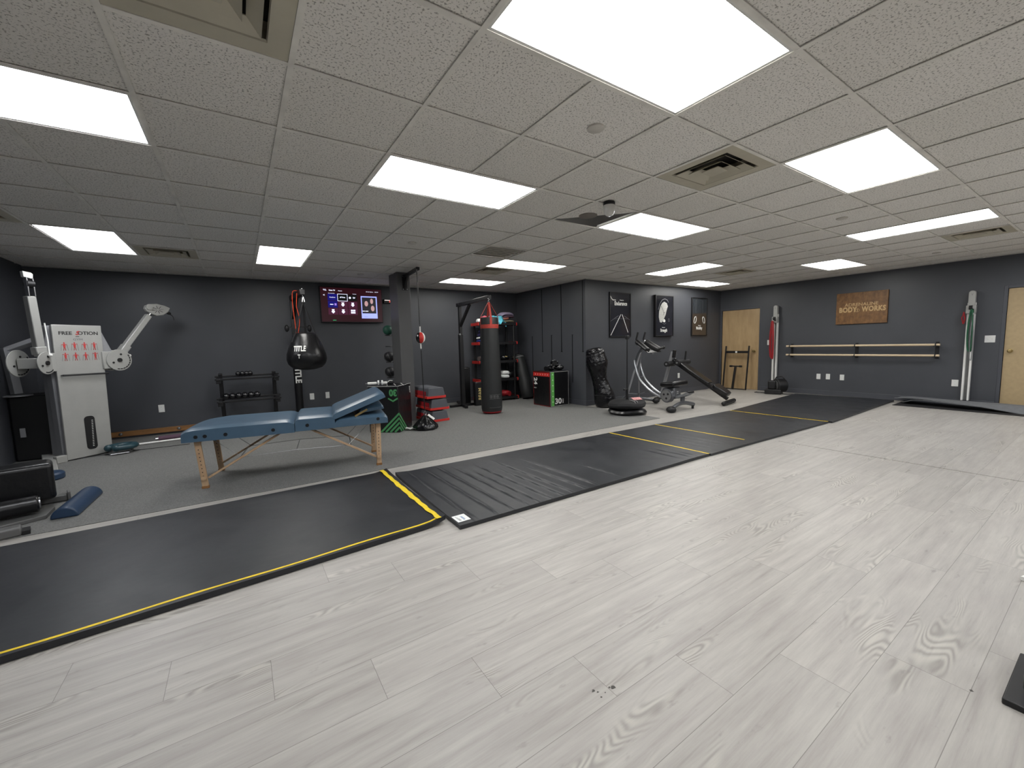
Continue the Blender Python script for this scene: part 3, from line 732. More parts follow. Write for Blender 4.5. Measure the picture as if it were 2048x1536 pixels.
# thin black strap running on the floor from the machine to the table
m = M(); m.tube([(-2.80, 4.33, .009), (-2.55, 4.44, .009), (-2.2, 4.52, .009), (-1.55, 4.50, .009)], .005, 6)
o = put('floor_cord', m, 'black'); tag(o, 'thin black cord on the floor from the cable machine towards the table', 'cord')

# ------------------------------------------------------------------ treatment table
t = thing('treatment_table', 'blue padded folding treatment table with beech legs and raised head end', 'massage table', (-1.267, 2.036, .005), -.1711)
def slab(x0, x1, z0, z1, y0=-.055, y1=.69, crown=.015, taperL=0):
    m = M()
    def f(u, v):
        # closed cross-section running over the width
        return None
    nx, ny = 24, 14; top = []
    for i in range(nx+1):
        row = []
        for j in range(ny+1):
            u, v = i/nx, j/ny; e = min(u, 1-u, .12)/.12; g = min(v, 1-v, .1)/.1
            x = x0+(x1-x0)*u; z = z1 - .028*(1-math.sqrt(max(0, 1-(1-e)**2))) - .02*(1-math.sqrt(max(0, 1-(1-g)**2))) + crown*math.sin(PI*v)*.5
            if taperL: z -= taperL*max(0, 1-u*3.2)**1.3*(.3+.7*v)
            row.append(m.bm.verts.new((x, y0+(y1-y0)*v, z)))
        top.append(row)
    bot = [[m.bm.verts.new((v.co.x, v.co.y, z0)) for v in r] for r in (top[0], top[-1])]
    for i in range(nx):
        for j in range(ny): m.bm.faces.new((top[i][j], top[i+1][j], top[i+1][j+1], top[i][j+1]))
    sd = [[m.bm.verts.new((top[i][j].co.x, top[i][j].co.y, z0)) if 0 < i < nx else bot[0 if i == 0 else 1][j] for i in range(nx+1)] for j in (0, ny)]
    for i in range(nx):
        m.bm.faces.new((top[i][0], sd[0][i], sd[0][i+1], top[i+1][0])); m.bm.faces.new((top[i+1][ny], sd[1][i+1], sd[1][i], top[i][ny]))
    for j in range(ny):
        m.bm.faces.new((top[0][j+1], bot[0][j+1], bot[0][j], top[0][j])); m.bm.faces.new((top[nx][j], bot[1][j], bot[1][j+1], top[nx][j+1]))
    m.bm.faces.new([*sd[0], *[bot[1][j] for j in range(1, ny)], *sd[1][::-1], *[bot[0][j] for j in range(ny-1, 0, -1)]])
    return m
put('foot_section', slab(-.11, .805, .455, .585, taperL=.03), 'blue', t)
put('middle_section', slab(.81, 1.175, .462, .60), 'blue', t)
put('head_frame', slab(1.175, 1.70, .465, .555, crown=.004), 'blue', t)
m = slab(0, .56, 0, .075, crown=.006); bmesh.ops.transform(m.bm, matrix=Matrix.Translation((1.165, 0, .545)) @ Matrix.Rotation(-.36, 4, 'Y'), verts=m.bm.verts); put('backrest', m, 'blue', t)
m = slab(0, .26, 0, .05, crown=.02, y0=.05, y1=.58); bmesh.ops.transform(m.bm, matrix=Matrix.Translation((1.42, 0, .575)) @ Matrix.Rotation(-.12, 4, 'Y'), verts=m.bm.verts); put('face_pillow', m, 'blue', t)
m = M(); m.beam((1.38, 0, .56), (1.5, 0, .62), .01, .02); m.beam((1.40, .6, .56), (1.52, .6, .62), .01, .02); m.cyl((1.38, -.02, .56), (1.38, .6, .56), .008); put('tilt_hinge', m, 'brass', t)
for x in (.0, .07, .23, .62, .92, 1.60):
    m = M(); m.T = wallT(x, -.055, .50 if x < .8 else .515)
    m.tube(ringpts(.013, 14), .004, 6, True); m.lathe([(.001, 0), (.011, 0), (.011, .003), (.001, .003)]); put('grommet', m, 'blackpl', t)
def tleg(x, y, s):
    m = M(); dx = .045*s
    m.beam((x+dx, y, .02), (x-dx*.2, y, .47), .05, .03, (0, 1, 0)); o = put('leg', m, 'beech', t, bevel=.004)
    m = M()
    for i in range(8):
        z = .12+i*.036; xx = x+dx-(z-.02)/.45*1.2*dx; m.cyl((xx, y-.0145, z), (xx, y-.0157, z), .005, n=8)
    put('height_holes', m, 'darkprint', o)
    m = M(); m.bx(x+dx-.029, x+dx+.029, y-.018, y+.018, -.002, .025); put('rubber_foot', m, 'timber', o, bevel=.004)
    m = M(); m.cyl((x+dx*.8, y-.03, .10), (x+dx*.8, y+.012, .10), .02, n=14); put('leg_knob', m, 'beech', o)
for x, s in ((0, .6), (1.6, -.2)):
    for y in (.0, .62): tleg(x, y, s)
for x in (0, 1.6):   # arched end rail
    arch = [(.02, .47), (.60, .47), (.60, .33), (.57, .36), (.52, .41), (.44, .43), (.18, .43), (.10, .41), (.05, .36), (.02, .33)]
    m = M(); m.prism(arch, -.009, .009, Matrix.Translation((x-.01, 0, 0)) @ Matrix.Rotation(PI/2, 4, 'Z') @ XZ); put('end_rail', m, 'beech', t, bevel=.002)
for y in (.03, .59):
    m = M(); m.beam((.05, y, .09), (.69, y, .46), .018, .034, (0, 1, 0)); put('brace', m, 'beech', t, bevel=.003)
    m = M(); m.beam((1.58, y, .08), (.94, y, .46), .018, .034, (0, 1, 0)); put('brace', m, 'beech', t, bevel=.003)
m = M(); m.cyl((.30, .03, .235), (.30, .59, .235), .004, n=6); m.cyl((1.32, .03, .235), (1.32, .59, .235), .004, n=6); put('cross_wire', m, 'steel', t)
for y in (.05, .57):
    m = M(); m.tube([(.1, y, .45), (.33, y, .245), (.8, y, .26), (1.29, y, .245), (1.5, y, .45)], .0025, 6); put('cable', m, 'steel', t)
m = M(); m.cyl((.8, .05, .26), (.8, .57, .26), .0025, n=6); put('cable', m, 'steel', t)

# ------------------------------------------------------------------ dumbbell rack
t = thing('dumbbell_rack', 'black two-tier dumbbell rack against the back wall behind the treatment table', 'weight rack', (-.785, 5.40, .005))
for s in (-1, 1):
    x = s*.375
    m = M(); m.beam((x, .16, 0), (x, .02, .92), .055, .06, (0, 1, 0)); put('upright', m, 'black', t, bevel=.005)
    m = M(); m.beam((x, .22, .02), (x, -.28, .02), .06, .04); put('foot', m, 'black', t, bevel=.005)
for z in (.86, .50):
    y = -.02 if z > .6 else -.05
    for dy, dz in ((-.05, -.03), (.05, .012)):
        m = M(); m.beam((-.45, y+dy, z+dz), (.45, y+dy, z+dz), .04, .03); put('rail', m, 'black', t, bevel=.004)
    for s in (-1, 1):
        m = M(); m.box((s*.40, y-.02, z-.03), (.06, .17, .05), (.3, 0, 0)); m.box((s*.40, y-.07, z-.07), (.07, .06, .05)); put('rail_bracket', m, 'black', t, bevel=.005)
def dumbbell(loc, r, lab, grp):
    d = thing('dumbbell', lab, 'dumbbell', loc, 0, grp)
    for s in (-1, 1): put('head', M().ell((0, s*.062, 0), (r, r*.85, r), 18, 12), 'gloss2', d)
    put('handle', M().cyl((0, -.05, 0), (0, .05, 0), .014, n=10), 'chrome', d); return d
MAT['gloss2'] = mk('glossy_black_enamel', srgb(16, 16, 19), .12, var=.1, spec=.8)
d0 = dumbbell((-.92, 5.385, .915), .036, 'small glossy black dumbbell on the top tier of the rack', 'dumbbells on the top tier')
for x in (-.861, -.802, -.750): dup(d0, d0['label'], (x, 5.385, .915))
d0 = dumbbell((-1.106, 5.355, .558), .048, 'larger glossy black dumbbell on the lower tier of the rack', 'dumbbells on the lower tier')
for i in range(1, 6): dup(d0, d0['label'], (-1.106+i*.0855, 5.355, .558))

# ------------------------------------------------------------------ bag stand with wrecking-ball bag
t = thing('bag_stand', 'black boxing bag stand whose padded pole reads TITLE, with an arm over the round bag', 'bag stand', (-.06, 5.30, .005))
m = M(); m.bx(-.035, .035, -.035, .035, .02, 2.14); pole = put('pole', m, 'black', t, bevel=.006)
m = M(); m.tube([(0, 0, .2), (0, 0, .9), (0, 0, 1.0)], .062, 16); pad = put('pole_pad', m, 'blackvinyl', t)
o = text('lettering', 'TITLE', .13, wallT(0, -.068, .86) @ Matrix.Rotation(-PI/2, 4, 'Z'), 'print', pad, bold=.004)
m = M(); m.bx(-.5, .5, -.05, .05, 0, .05); m.bx(-.05, .05, -.7, .1, 0, .05); put('base', m, 'black', t, bevel=.006)
m = M(); m.beam((0, .05, 2.15), (.055, -.92, 2.15), .075, .085); arm = put('arm', m, 'black', t, bevel=.006)
m = M(); m.beam((0, 0, 1.8), (.03, -.4, 2.12), .05, .05, (1, 0, 0)); put('arm_brace', m, 'black', t, bevel=.004)
m = M(); m.bx(.025, .085, -.925, -.922, 2.115, 2.185); put('arm_opening', m, 'darkprint', arm)
m = M(); m.ell((.055, -.90, 2.20), .013); m.cyl((.055, -.90, 2.1), (.055, -.90, 2.2), .007, n=8); put('eye_bolt', m, 'steel', t)
for s in (-1, 1):
    m = M(); m.ell((s*.24-.0 if s > 0 else -.11, 0, 1.64), (.035, .035, .06)); m.beam((0, 0, 1.66), (s*.24 if s > 0 else -.11, 0, 1.66), .03, .03); put('side_holder', m, 'blackpl', t)
t = thing('teardrop_bag', 'big round black boxing bag with white TITLE lettering hanging from the stand arm', 'punching bag', (-.003, 4.42, .96))
prof = [(.004, .0), (.12, .008), (.21, .04), (.265, .10), (.285, .17), (.278, .25), (.25, .34), (.215, .43), (.18, .51), (.16, .555), (.13, .575), (.004, .58)]
m = M(); m.lathe(prof, n=40); body = put('body', m, 'blackvinyl', t)
TT = wallT(-.115, -.268, .34) @ Matrix.Rotation(-.16, 4, 'X')
def curve_on(o, rz, r0):
    return o
tt = text('lettering', 'TITLE', .115, Matrix.Rotation(-.50, 4, 'Z') @ wallT(0, -.276, .33) @ Matrix.Rotation(-.32, 4, 'X'), 'print', body, bold=.004, sx=.72)
tt2 = text('lettering', 'T', .075, Matrix.Rotation(-.50, 4, 'Z') @ wallT(0, -.296, .215) @ Matrix.Rotation(-.08, 4, 'X'), 'print', body, bold=.004, sx=.8)
def bagr(z):
    for (r0, z0), (r1, z1) in zip(prof, prof[1:]):
        if z0 <= z <= z1: return r0+(r1-r0)*(z-z0)/(z1-z0)
    return .2
for o in (tt, tt2):
    for v in o.data.vertices:
        a = math.atan2(v.co.y, v.co.x); r = bagr(v.co.z)+.003; v.co.x, v.co.y = r*math.cos(a), r*math.sin(a)
hk = Vector((.0, .0, 1.05))
for k, a in enumerate((200, 330, 80)):
    a = math.radians(a); p = Vector((.155*math.cos(a), .155*math.sin(a), .56))
    m = M(); m.beam(p, hk, .035, .004, (math.cos(a), math.sin(a), 0)); m.beam(p, p*1.0+Vector((.06*math.cos(a), .06*math.sin(a), -.13)), .04, .005, (math.cos(a), math.sin(a), 0)); put('strap', m, 'blackcloth', t)
for k in range(3):
    m = M(); R = Matrix.Translation((.012*(k-1), 0, 1.075)) @ Matrix.Rotation(k*1.1, 4, 'Z') @ XZ
    m.tube([R @ Vector(p) for p in ((0, .05, 0), (-.022, -.025, 0), (.022, -.025, 0))], .0045, 6, True); put('link', m, 'chrome', t)
m = M(); m.cyl((0, 0, 1.10), (0, 0, 1.155), .006, n=8); put('hook', m, 'chrome', t)
# red band over the arm
m = M(); L = [(.015, 0, 0), (.03, 0, .04), (-.015, 0, .05), (-.045, 0, 0), (-.05, 0, -.2), (-.035, 0, -.45), (-.03, 0, -.62), (-.01, 0, -.64), (.0, 0, -.6), (.03, 0, -.4), (.0, 0, -.2)]
m.tube(smooth_path(L, 5), .011, 6, True, flat=.5); 
o = put('resistance_band', m, 'orange', loc=(-.075, 4.62, 2.15)); tag(o, 'orange-red rubber band looped over the arm above the round bag', 'resistance band')

# ------------------------------------------------------------------ television
t = thing('television', 'wall-mounted television showing a dark red streaming menu', 'television', (1.0, YB, 2.10))
put('wall_bracket', M().bx(-.15, .15, -.05, 0, -.12, .12), 'black', t)
bd_ = put('bezel', M().bx(-.57, .57, -.095, -.05, -.33, .33), 'blackpl', t, bevel=.006)
TW, TH = 1.11, .625
def em(name, c, s=1.0): MAT[name] = emis(name, c, s)
em('tv_bg', srgb(44, 8, 18), .75); em('tv_blue', srgb(12, 10, 110), .9); em('tv_dark', srgb(6, 6, 8), 1); em('tv_white', srgb(225, 228, 250), 1.3); em('tv_tile', srgb(64, 22, 44), 1.1); em('tv_card', srgb(150, 160, 240), 1.3); em('tv_photo', srgb(34, 32, 38), 1); em('tv_skin', srgb(176, 140, 140), 1.1); em('tv_green', srgb(40, 160, 100), 1.1); em('tv_lilac', srgb(150, 120, 210), 1.1)
sc = put('screen', M().bx(-TW/2, TW/2, -.098, -.094, -TH/2, TH/2), 'tv_bg', t, label='lit menu screen')
def scr(x0, x1, z0, z1, mat, d=.0995, name='menu_tile'): put(name, M().bx(x0, x1, -d, -d+.001, z0, z1), mat, sc)
def sxt(s, size, x, z, mat='tv_white', sx=1, **k): text('menu_text', s, size, wallT(x, -.1012, z), mat, sc, sx=sx, **k)
X = lambda px: (px-955)/1650*1.11      # rough layout of the menu on the screen
Z = lambda pz: -(pz-640)/905*.625
sxt('TCL', .032, X(245), .265, bold=.001); sxt('Roku TV', .03, X(430), .262, bold=.001); sxt('Home', .028, X(640), .258)
sxt('All the Options', .022, X(1445), .262); sxt('8:30 PM', .02, X(1640), .262); sxt('Recommended', .018, X(410), .208); sxt('Continue', .018, X(1020), .208); sxt('<', .05, X(215), .17, bold=.001)
tiles = [[('tv_blue', 'feat'), ('tv_dark', 'sel'), ('tv_dark', 'tv')], [('tv_blue', 'star'), ('tv_tile', 'p'), ('tv_tile', 'p')], [('tv_tile', 'p'), ('tv_tile', 'p'), ('tv_tile', 'g')]]
for r_ in range(3):
    for c_ in range(3):
        mt, kd = tiles[r_][c_]; cx = X(430)+c_*.178; cz = .135-r_*.130
        if kd == 'sel': scr(cx-.09, cx+.09, cz-.067, cz+.067, 'tv_white', .0995, 'menu_frame')
        scr(cx-.083, cx+.083, cz-.060, cz+.060, mt, .1002)
        if kd == 'feat': sxt('freeshow', .03, cx, cz, sx=.9)
        if kd == 'sel': sxt('all free', .034, cx, cz+.005, bold=.001)
        if kd == 'tv': sxt('tv', .055, cx+.03, cz+.005, bold=.001); put('menu_tile', M().prism([(cx-.045+.02*math.cos(a*PI/8), cz+.02*math.sin(a*PI/8)) for a in range(16)], .1008, .1012, XZ), 'tv_white', sc)
        if kd == 'star': sxt('stars', .03, cx-.02, cz, bold=.001); scr(cx+.03, cx+.065, cz-.02, cz+.02, 'tv_lilac', .1008)
        if kd == 'p':
            m = M(); m.prism([(cx+a*.0, cz) for a in ()] or [(cx-.026, cz+.04), (cx+.026, cz+.04), (cx+.016, cz+.018), (cx+.032, cz-.006), (cx, cz-.04), (cx-.032, cz-.006), (cx-.016, cz+.018)], .1008, .1012, XZ); put('menu_icon', m, 'tv_white', sc)
        if kd == 'g':
            for q in range(3):
                for w_ in range(2): put('menu_icon', M().prism(rrect(.024, .034, .008, cx=cx-.028+q*.028, cz=0) if 0 else rrect(.024, .034, .008, cx=cx-.028+q*.028, cy=cz-.018+w_*.04), .1008, .1012, XZ), 'tv_white', sc)
scr(X(1190), X(1640), Z(1000), Z(385), 'tv_card', .0995, 'programme_card'); scr(X(1215), X(1610), Z(860), Z(415), 'tv_photo', .1002, 'programme_picture')
for (x, z, a, b) in ((1335, 590, .034, .052), (1490, 520, .028, .052), (1510, 720, .034, .055)):
    put('pictured_face', M().prism([(X(x)+a*math.cos(q*PI/10), Z(z)+b*math.sin(q*PI/10)) for q in range(20)], .1008, .1012, XZ), 'tv_skin', sc)
sxt('NEW SERIES', .02, X(1300), Z(800), bold=.001); sxt('On now', .018, X(1310), Z(955), 'tv_dark'); sxt('options', .02, X(450), Z(1055), 'tv_green', bold=.001)

# digital clock on the back wall
t = thing('digital_clock', 'small black digital clock with a red lit display beside the television', 'clock', (1.70, YB, 2.20))
put('case', M().bx(-.09, .09, -.05, 0, -.04, .04), 'blackpl', t, bevel=.006)
em('led_red', srgb(255, 90, 70), 2.0); em('led_white', srgb(235, 220, 215), 1.2)
put('display', M().bx(-.075, .075, -.052, -.05, -.028, .028), 'tv_dark', t); put('lit_bar', M().bx(-.07, .04, -.0535, -.052, .014, .026), 'led_white', t); text('digits', '30', .05, wallT(.045, -.0535, -.002), 'led_red', t, bold=.001, label='red digits')

# ------------------------------------------------------------------ ball stand behind the column
t = thing('ball_stand', 'thin ball stand mostly hidden behind the charcoal column, a bare arm near its middle', 'ball rack', (1.50, 4.80, .005))
m = M(); m.cyl((.03, 0, 0), (.03, 0, 1.75), .02); m.box((.03, 0, .01), (.36, .36, .02)); put('post', m, 'black', t)
for z in (1.49, 1.29, 1.005, .72):
    R = [Vector((-.10+.055*math.cos(a), .055*math.sin(a), z)) for a in [i*2*PI/16 for i in range(16)]]
    m = M(); m.tube(R, .008, 6, True); m.cyl((.03, 0, z), (-.045, 0, z), .008, n=6); put('ring_arm', m, 'black', t)
for z, mt, lab, f in ((1.59, 'greenball', 'dark green ball highest on the stand at the column edge', 0), (1.11, 'ball', 'middle black ball on the stand, showing left of the column', 1), (.83, 'ball', 'lowest black ball on the stand, just above the tall black box', 0)):
    o = put('medicine_ball', M().ell((0, 0, 0), .095 if mt == 'ball' else .088, 24, 16), mt, loc=(1.40, 4.80, z)); tag(o, lab, 'ball')
    for k in range(3):
        mm = M(); mm.tube(ringpts(.0958 if mt == 'ball' else .0888, 28, T=Matrix.Rotation(k*1.2, 4, 'Z') @ Matrix.Rotation(1.2, 4, 'X')), .0018, 4, True); put('seam', mm, 'greyprint' if mt == 'ball' else 'greenball', o)

# ------------------------------------------------------------------ soft plyo boxes
t = thing('plyo_box', 'tall black jump box with upside-down green 30 and green chevrons, behind the table head', 'plyometric box', (.674, 3.582, .005), -.705)
w, d, h = .472, .52, .70
bx_ = put('body', M().bx(0, w, 0, d, 0, h), 'blackvinyl', t, bevel=.012, seg=3)
def F(x, z): return wallT(x, -.001, z)
RT = lambda y, z: Matrix.Translation((w+.001, y, z)) @ Matrix.Rotation(PI/2, 4, 'Z') @ XZ
text('lettering', '30', .135, F(.395, h-.095) @ Matrix.Rotation(PI, 4, 'Z'), 'green', bx_, bold=.006, sx=.9)
def band(m, pts, wd, T):
    for a, b in zip(pts, pts[1:]):
        a, b = Vector((*a, 0)), Vector((*b, 0)); dd = (b-a).normalized(); n = Vector((-dd.y, dd.x, 0))*wd/2; e = dd*wd*.25
        vs = [m.bm.verts.new(T @ (p+Vector((0, 0, .0012)))) for p in (a-n-e, b-n+e, b+n+e, a+n-e)]; m.bm.faces.new(vs)
m = M(); band(m, [(.32, h-.185), (.39, h-.225), (.46, h-.185)], .022, F(0, 0)); put('chevron', m, 'green', bx_)
for k in range(4):
    q = .30-k*.075
    m = M(); band(m, [(w-q*.95, .012), (w, .012+q*.92)], .028, F(0, 0)); band(m, [(0, .012+q*.92), (q*.95, .012)], .028, RT(0, 0)); put('chevron', m, 'green', bx_)
text('lettering', 'rogue', .045, F(.10, h-.055), 'print', bx_, sx=.9)
text('lettering', 'SOFT', .05, RT(.47, .6) @ Matrix.Rotation(-PI/2, 4, 'Z'), 'print', bx_, sx=.9)
m = M(); m.beam((0, -.003, h-.003), (w, -.003, h-.003), .003, .004); m.beam((w+.003, 0, h-.003), (w+.003, d, h-.003), .003, .004)
for k in range(3): m.beam((.08+.12*k, d*.95, h+.001), (.28+.12*k, .08+.02*k, h+.001), .008, .002)
put('piping', m, 'print', bx_, label='white edge piping')
t2 = thing('push_up_handles', 'pair of white hand rollers with round ends on top of the tall black box', 'exercise handle', (.80, 3.60, .707), -.25)
for x0, x1 in ((-.11, .02), (.09, .17)): put('grip', M().cyl((x0, 0, .035), (x1, 0, .035), .022, n=14), 'print', t2)
for x in (.045, .10): put('wheel', M().cyl((x-.012, -.01, .04), (x+.012, -.01, .04), .038, n=20), 'paper', t2)
put('axle', M().cyl((-.14, 0, .035), (.18, 0, .035), .008, n=8), 'steel', t2)
t2 = thing('wrist_wrap', 'small crumpled black wrap with a white edge on the tall black box near the column', 'wrap', (1.03, 3.62, .707), -.4)
m = M(); m.ell((0, 0, .03), (.075, .045, .03), 14, 8, f=lambda c: c*(1+.18*math.sin(c.x*70+c.y*40))); put('cloth', m, 'blackcloth', t2)
put('white_edge', M().tube([(-.03, -.042, .045), (.0, -.03, .066), (.04, -.02, .06)], .006, 6), 'print', t2)

t = thing('plyo_box', 'black jump box with red-striped 24 and green-striped 30 faces by the partition wall', 'plyometric box', (4.217, 3.659, .005), 0)
w, d, h = .488, .56, .71
bx_ = put('body', M().bx(0, w, 0, d, 0, h), 'blackvinyl', t, bevel=.006, seg=2)
LT = lambda y, z: Matrix.Translation((-.001, y, z)) @ Matrix.Rotation(-PI/2, 4, 'Z') @ XZ     # left face, x right runs towards -y
m = M(); m.prism(rrect(.072, h-.03, .004, cx=.066, cy=h/2), 0, .001, F(0, 0)); st = put('green_stripe', m, 'lime', bx_)
for k in range(6):
    m = M(); band(m, [(.052, .09+k*.11), (.066, .105+k*.11), (.080, .09+k*.11)], .008, F(0, 0) @ Matrix.Translation((0, 0, .0006))); put('arrow_mark', m, 'print', st)
m = M(); m.prism(rrect(d-.03, .072, .004, cx=-d/2, cy=h-.066), 0, .001, LT(0, 0)); st = put('red_stripe', m, 'red', bx_)
for k in range(6):
    m = M(); band(m, [(-.48+k*.08, h-.08), (-.465+k*.08, h-.066), (-.48+k*.08, h-.052)], .008, LT(0, 0) @ Matrix.Translation((0, 0, .0006))); put('arrow_mark', m, 'print', st)
text('lettering', '30', .155, F(.205, .10), 'print', bx_, bold=.004, sx=1.15); text('lettering', 'INCH', .036, F(.33, .10) @ Matrix.Rotation(PI/2, 4, 'Z'), 'print', bx_, bold=.001)
text('lettering', '24', .15, LT(.48, .50) @ Matrix.Rotation(-PI/2, 4, 'Z'), 'print', bx_, bold=.004); text('lettering', 'INCH', .036, LT(.49, .36), 'print', bx_)
for T_, col_, ww, o_ in ((F(0, 0), 'print', w, 0), (LT(0, 0), 'red', d, -d)):
    m = M()
    for a, b in (((o_+.012, .012), (o_+ww-.012, .012)), ((o_+ww-.012, .012), (o_+ww-.012, h-.012)), ((o_+ww-.012, h-.012), (o_+.012, h-.012)), ((o_+.012, h-.012), (o_+.012, .012))): band(m, [a, b], .004, T_)
    put('outline', m, col_, bx_)
for k, (x, y, rz, lab) in enumerate(((4.42, 3.90, .3, 'left black boxing glove with white marks on the jump box by the partition'), (4.60, 3.86, -.5, 'right black boxing glove with white marks on the jump box by the partition'), (4.51, 3.88, 1.0, 'upper black boxing glove lying across the other two'))):
    g = thing('boxing_glove', lab, 'boxing glove', (x, y, .718 if k < 2 else .818), rz)
    put('glove_body', M().ell((0, 0, .055), (.12, .075, .055), 20, 12, f=lambda c: Vector((c.x, c.y*(1+.3*c.x/.12), c.z*(1+.2*c.x/.12)))), 'gloss2', g); put('thumb', M().ell((.03, -.065, .05), (.055, .028, .03), 14, 8), 'gloss2', g)
    put('cuff', M().cyl((-.10, 0, .05), (-.16, 0, .05), .042, .046, n=18), 'blackvinyl', g)
    for (a, b) in (((-.03, .03, .103), (.04, -.02, .11)), ((.0, -.06, .085), (.07, -.055, .075))): put('white_mark', M().beam(a, b, .024, .006), 'print', g)

# ------------------------------------------------------------------ aerobic step stack
t0 = None
for k, (z, dx, rz, lab) in enumerate(((.005, .02, .06, 'bottom grey and red step platform of the stack by the column'), (.205, .02, .02, 'middle grey and red step platform of the stack by the column'), (.405, -.03, .05, 'top grey and red step platform of the stack by the column'))):
    if k == 0:
        t = t0 = thing('step_platform', lab, 'step platform', (1.855+dx, 3.72, z), rz, 'stacked grey and red step platforms')
        m = M(); m.prism([(-.155, .035), (.165, .035), (.135, .165), (.12, .178), (-.12, .178), (-.135, .165)], -.64, 0, XZ); put('platform', m, 'stepgrey', t, bevel=.006)
        m = M(); m.bx(-.17, .18, 0, .64, 0, .042); put('riser_rim', m, 'red', t, bevel=.004)
        m = M(); m.prism(rrect(.2, .52, .03, cx=0, cy=.33), .179, .184); put('grip_pad', m, 'stepgrey', t)
        m = M(); m.bx(-.157, -.150, .08, .56, .05, .12); put('side_groove', m, 'redband', t)
    else: dup(t0, lab, (1.855+dx, 3.72, z), rz)

# ------------------------------------------------------------------ double-end bag on the column
t = thing('bag_bracket', 'black steel bracket at the top of the column holding the red and black bag', 'bracket', (1.50, 4.10, 2.36))
m = M(); m.bx(-.035, .055, -.012, 0, -.14, .10); pl = put('mounting_plate', m, 'black', t, bevel=.003)
for x, z in ((-.022, -.125), (.042, -.125), (-.022, .085)): put('bolt', M().lathe([(.001, 0), (.009, 0), (.007, .006), (.001, .007)], T=wallT(x, -.012, z), n=8), 'steel', pl)
m = M(); m.beam((.01, -.01, .085), (-.05, -.79, .085), .05, .045); put('arm', m, 'black', t, bevel=.004)
m = M(); m.prism([(0, -.13), (.20, .07), (0, .07)], -.012, .012, Matrix.Translation((.01, -.01, 0)) @ Matrix.Rotation(-PI/2-.08, 4, 'Z') @ XZ); put('gusset', m, 'black', t)
t = thing('double_end_bag', 'small red, black and white speed ball strung between the column bracket and the floor weight', 'punching ball', (1.432, 3.30, 1.41))
def seg_mat(m, me):
    pass
m = M(); m.ell((0, 0, 0), (.073, .073, .088), 32, 16)
o = put('ball', m, 'gloss2', t); o.data.materials.append(MAT['red']); o.data.materials.append(MAT['print'])
for p in o.data.polygons:
    a = math.degrees(math.atan2(p.center.y, p.center.x)) % 360
    k = 0 if 165 <= a < 237 else 1 if 237 <= a < 297 else 2 if 297 <= a < 325 else 0 if a < 40 or a >= 325 else 1 if a < 100 else 2
    if abs(p.center.z) > .078: k = 2
    p.material_index = k
put('loop', M().cyl((0, 0, .085), (0, 0, .17), .010, n=10), 'print', t); put('loop', M().cyl((0, 0, -.085), (.002, 0, -.165), .010, n=10), 'print', t)
put('cord', M().cyl((0, 0, .17), (-.002, 0, .215), .004, n=6), 'black', t)
put('bungee', M().cyl((-.002, 0, .20), (-.006, .005, .98), .0075, n=8), 'black', t); put('bungee', M().cyl((.002, 0, -.19), (.014, 0, -1.12), .0075, n=8), 'black', t)
put('hook', M().cyl((-.006, .005, .975), (-.006, .005, 1.02), .005, n=6), 'chrome', t)
t = thing('anchor_weight', 'shiny black bag-shaped floor weight with a white tag below the small speed ball', 'weight bag', (1.448, 3.30, .005))
put('bag', M().lathe([(.004, 0), (.17, .0), (.19, .025), (.185, .06), (.14, .11), (.085, .16), (.045, .2), (.025, .215), (.004, .22)], n=32, f=lambda c: Vector((c.x*(1+.05*math.sin(9*math.atan2(c.y, c.x))), c.y*(1+.05*math.sin(9*math.atan2(c.y, c.x))), c.z))), 'gloss', t)
put('ring', M().tube([Matrix.Rotation(.6, 4, 'Z') @ Vector((.03*math.cos(a), 0, .245+.03*math.sin(a))) for a in [i*PI/9 for i in range(18)]], .005, 6, True), 'steel', t)
put('tag', M().beam((.03, -.05, .225), (.10, -.115, .155), .035, .004, (0, -1, .6)), 'print', t, label='white tag')
for a in (-2.4, -1.8, -1.1): put('handle_strap', M().tube([Vector((r*math.cos(a), r*math.sin(a), z)) for r, z in ((.05, .20), (.10, .155), (.15, .105), (.18, .07))], .008, 6), 'blackcloth', t)
m = M(); m.surf(lambda u, v: ((u-.5)*.17+.02*math.sin(v*5), (v-.5)*.09, .012+.02*abs(math.sin(u*6+v*4))), 10, 8, .001)
o = put('paper_tag', m, 'paper', loc=(1.235, 3.36, .008), rz=-.7); tag(o, 'crumpled white paper tag on the floor beside the shiny weight bag', 'paper')

# ------------------------------------------------------------------ heavy bag stand and bag
t = thing('bag_stand', 'black square-tube heavy bag stand with an angled brace, left of the plastic shelves', 'bag stand', (2.975, 5.03, .005), 0)
m = M(); m.bx(-.04, .04, -.04, .04, .02, 1.5); put('lower_post', m, 'black', t, bevel=.004)
m = M(); m.bx(-.03, .03, -.03, .03, 1.48, 2.12); put('upper_post', m, 'black', t, bevel=.004)
m = M(); m.beam((-.02, .06, 2.10), (.05, -1.15, 2.14), .065, .07); ar = put('arm', m, 'black', t, bevel=.004)
m = M(); m.beam((0, 0, 1.66), (.018, -.42, 2.09), .05, .05, (1, 0, 0)); put('brace', m, 'black', t, bevel=.004)
for p in ((-.03, -.035, 2.12), (-.035, -.035, 1.50)):
    m = M(); m.lathe([(.001, 0), (.022, 0), (.018, .012), (.001, .014)], T=wallT(*p), n=12); put('bolt', m, 'steel', t)
m = M(); m.bx(-.30, .38, -.03, .03, 0, .05); m.beam((-.02, 0, .03), (-.1, -.35, .03), .06, .05); m.beam((.02, .0, .03), (.12, .5, .03), .06, .05); put('base', m, 'black', t, bevel=.004)
t = thing('heavy_bag', 'long black punching bag with red straps hanging in front of the plastic shelves', 'punching bag', (2.995, 3.88, .03))
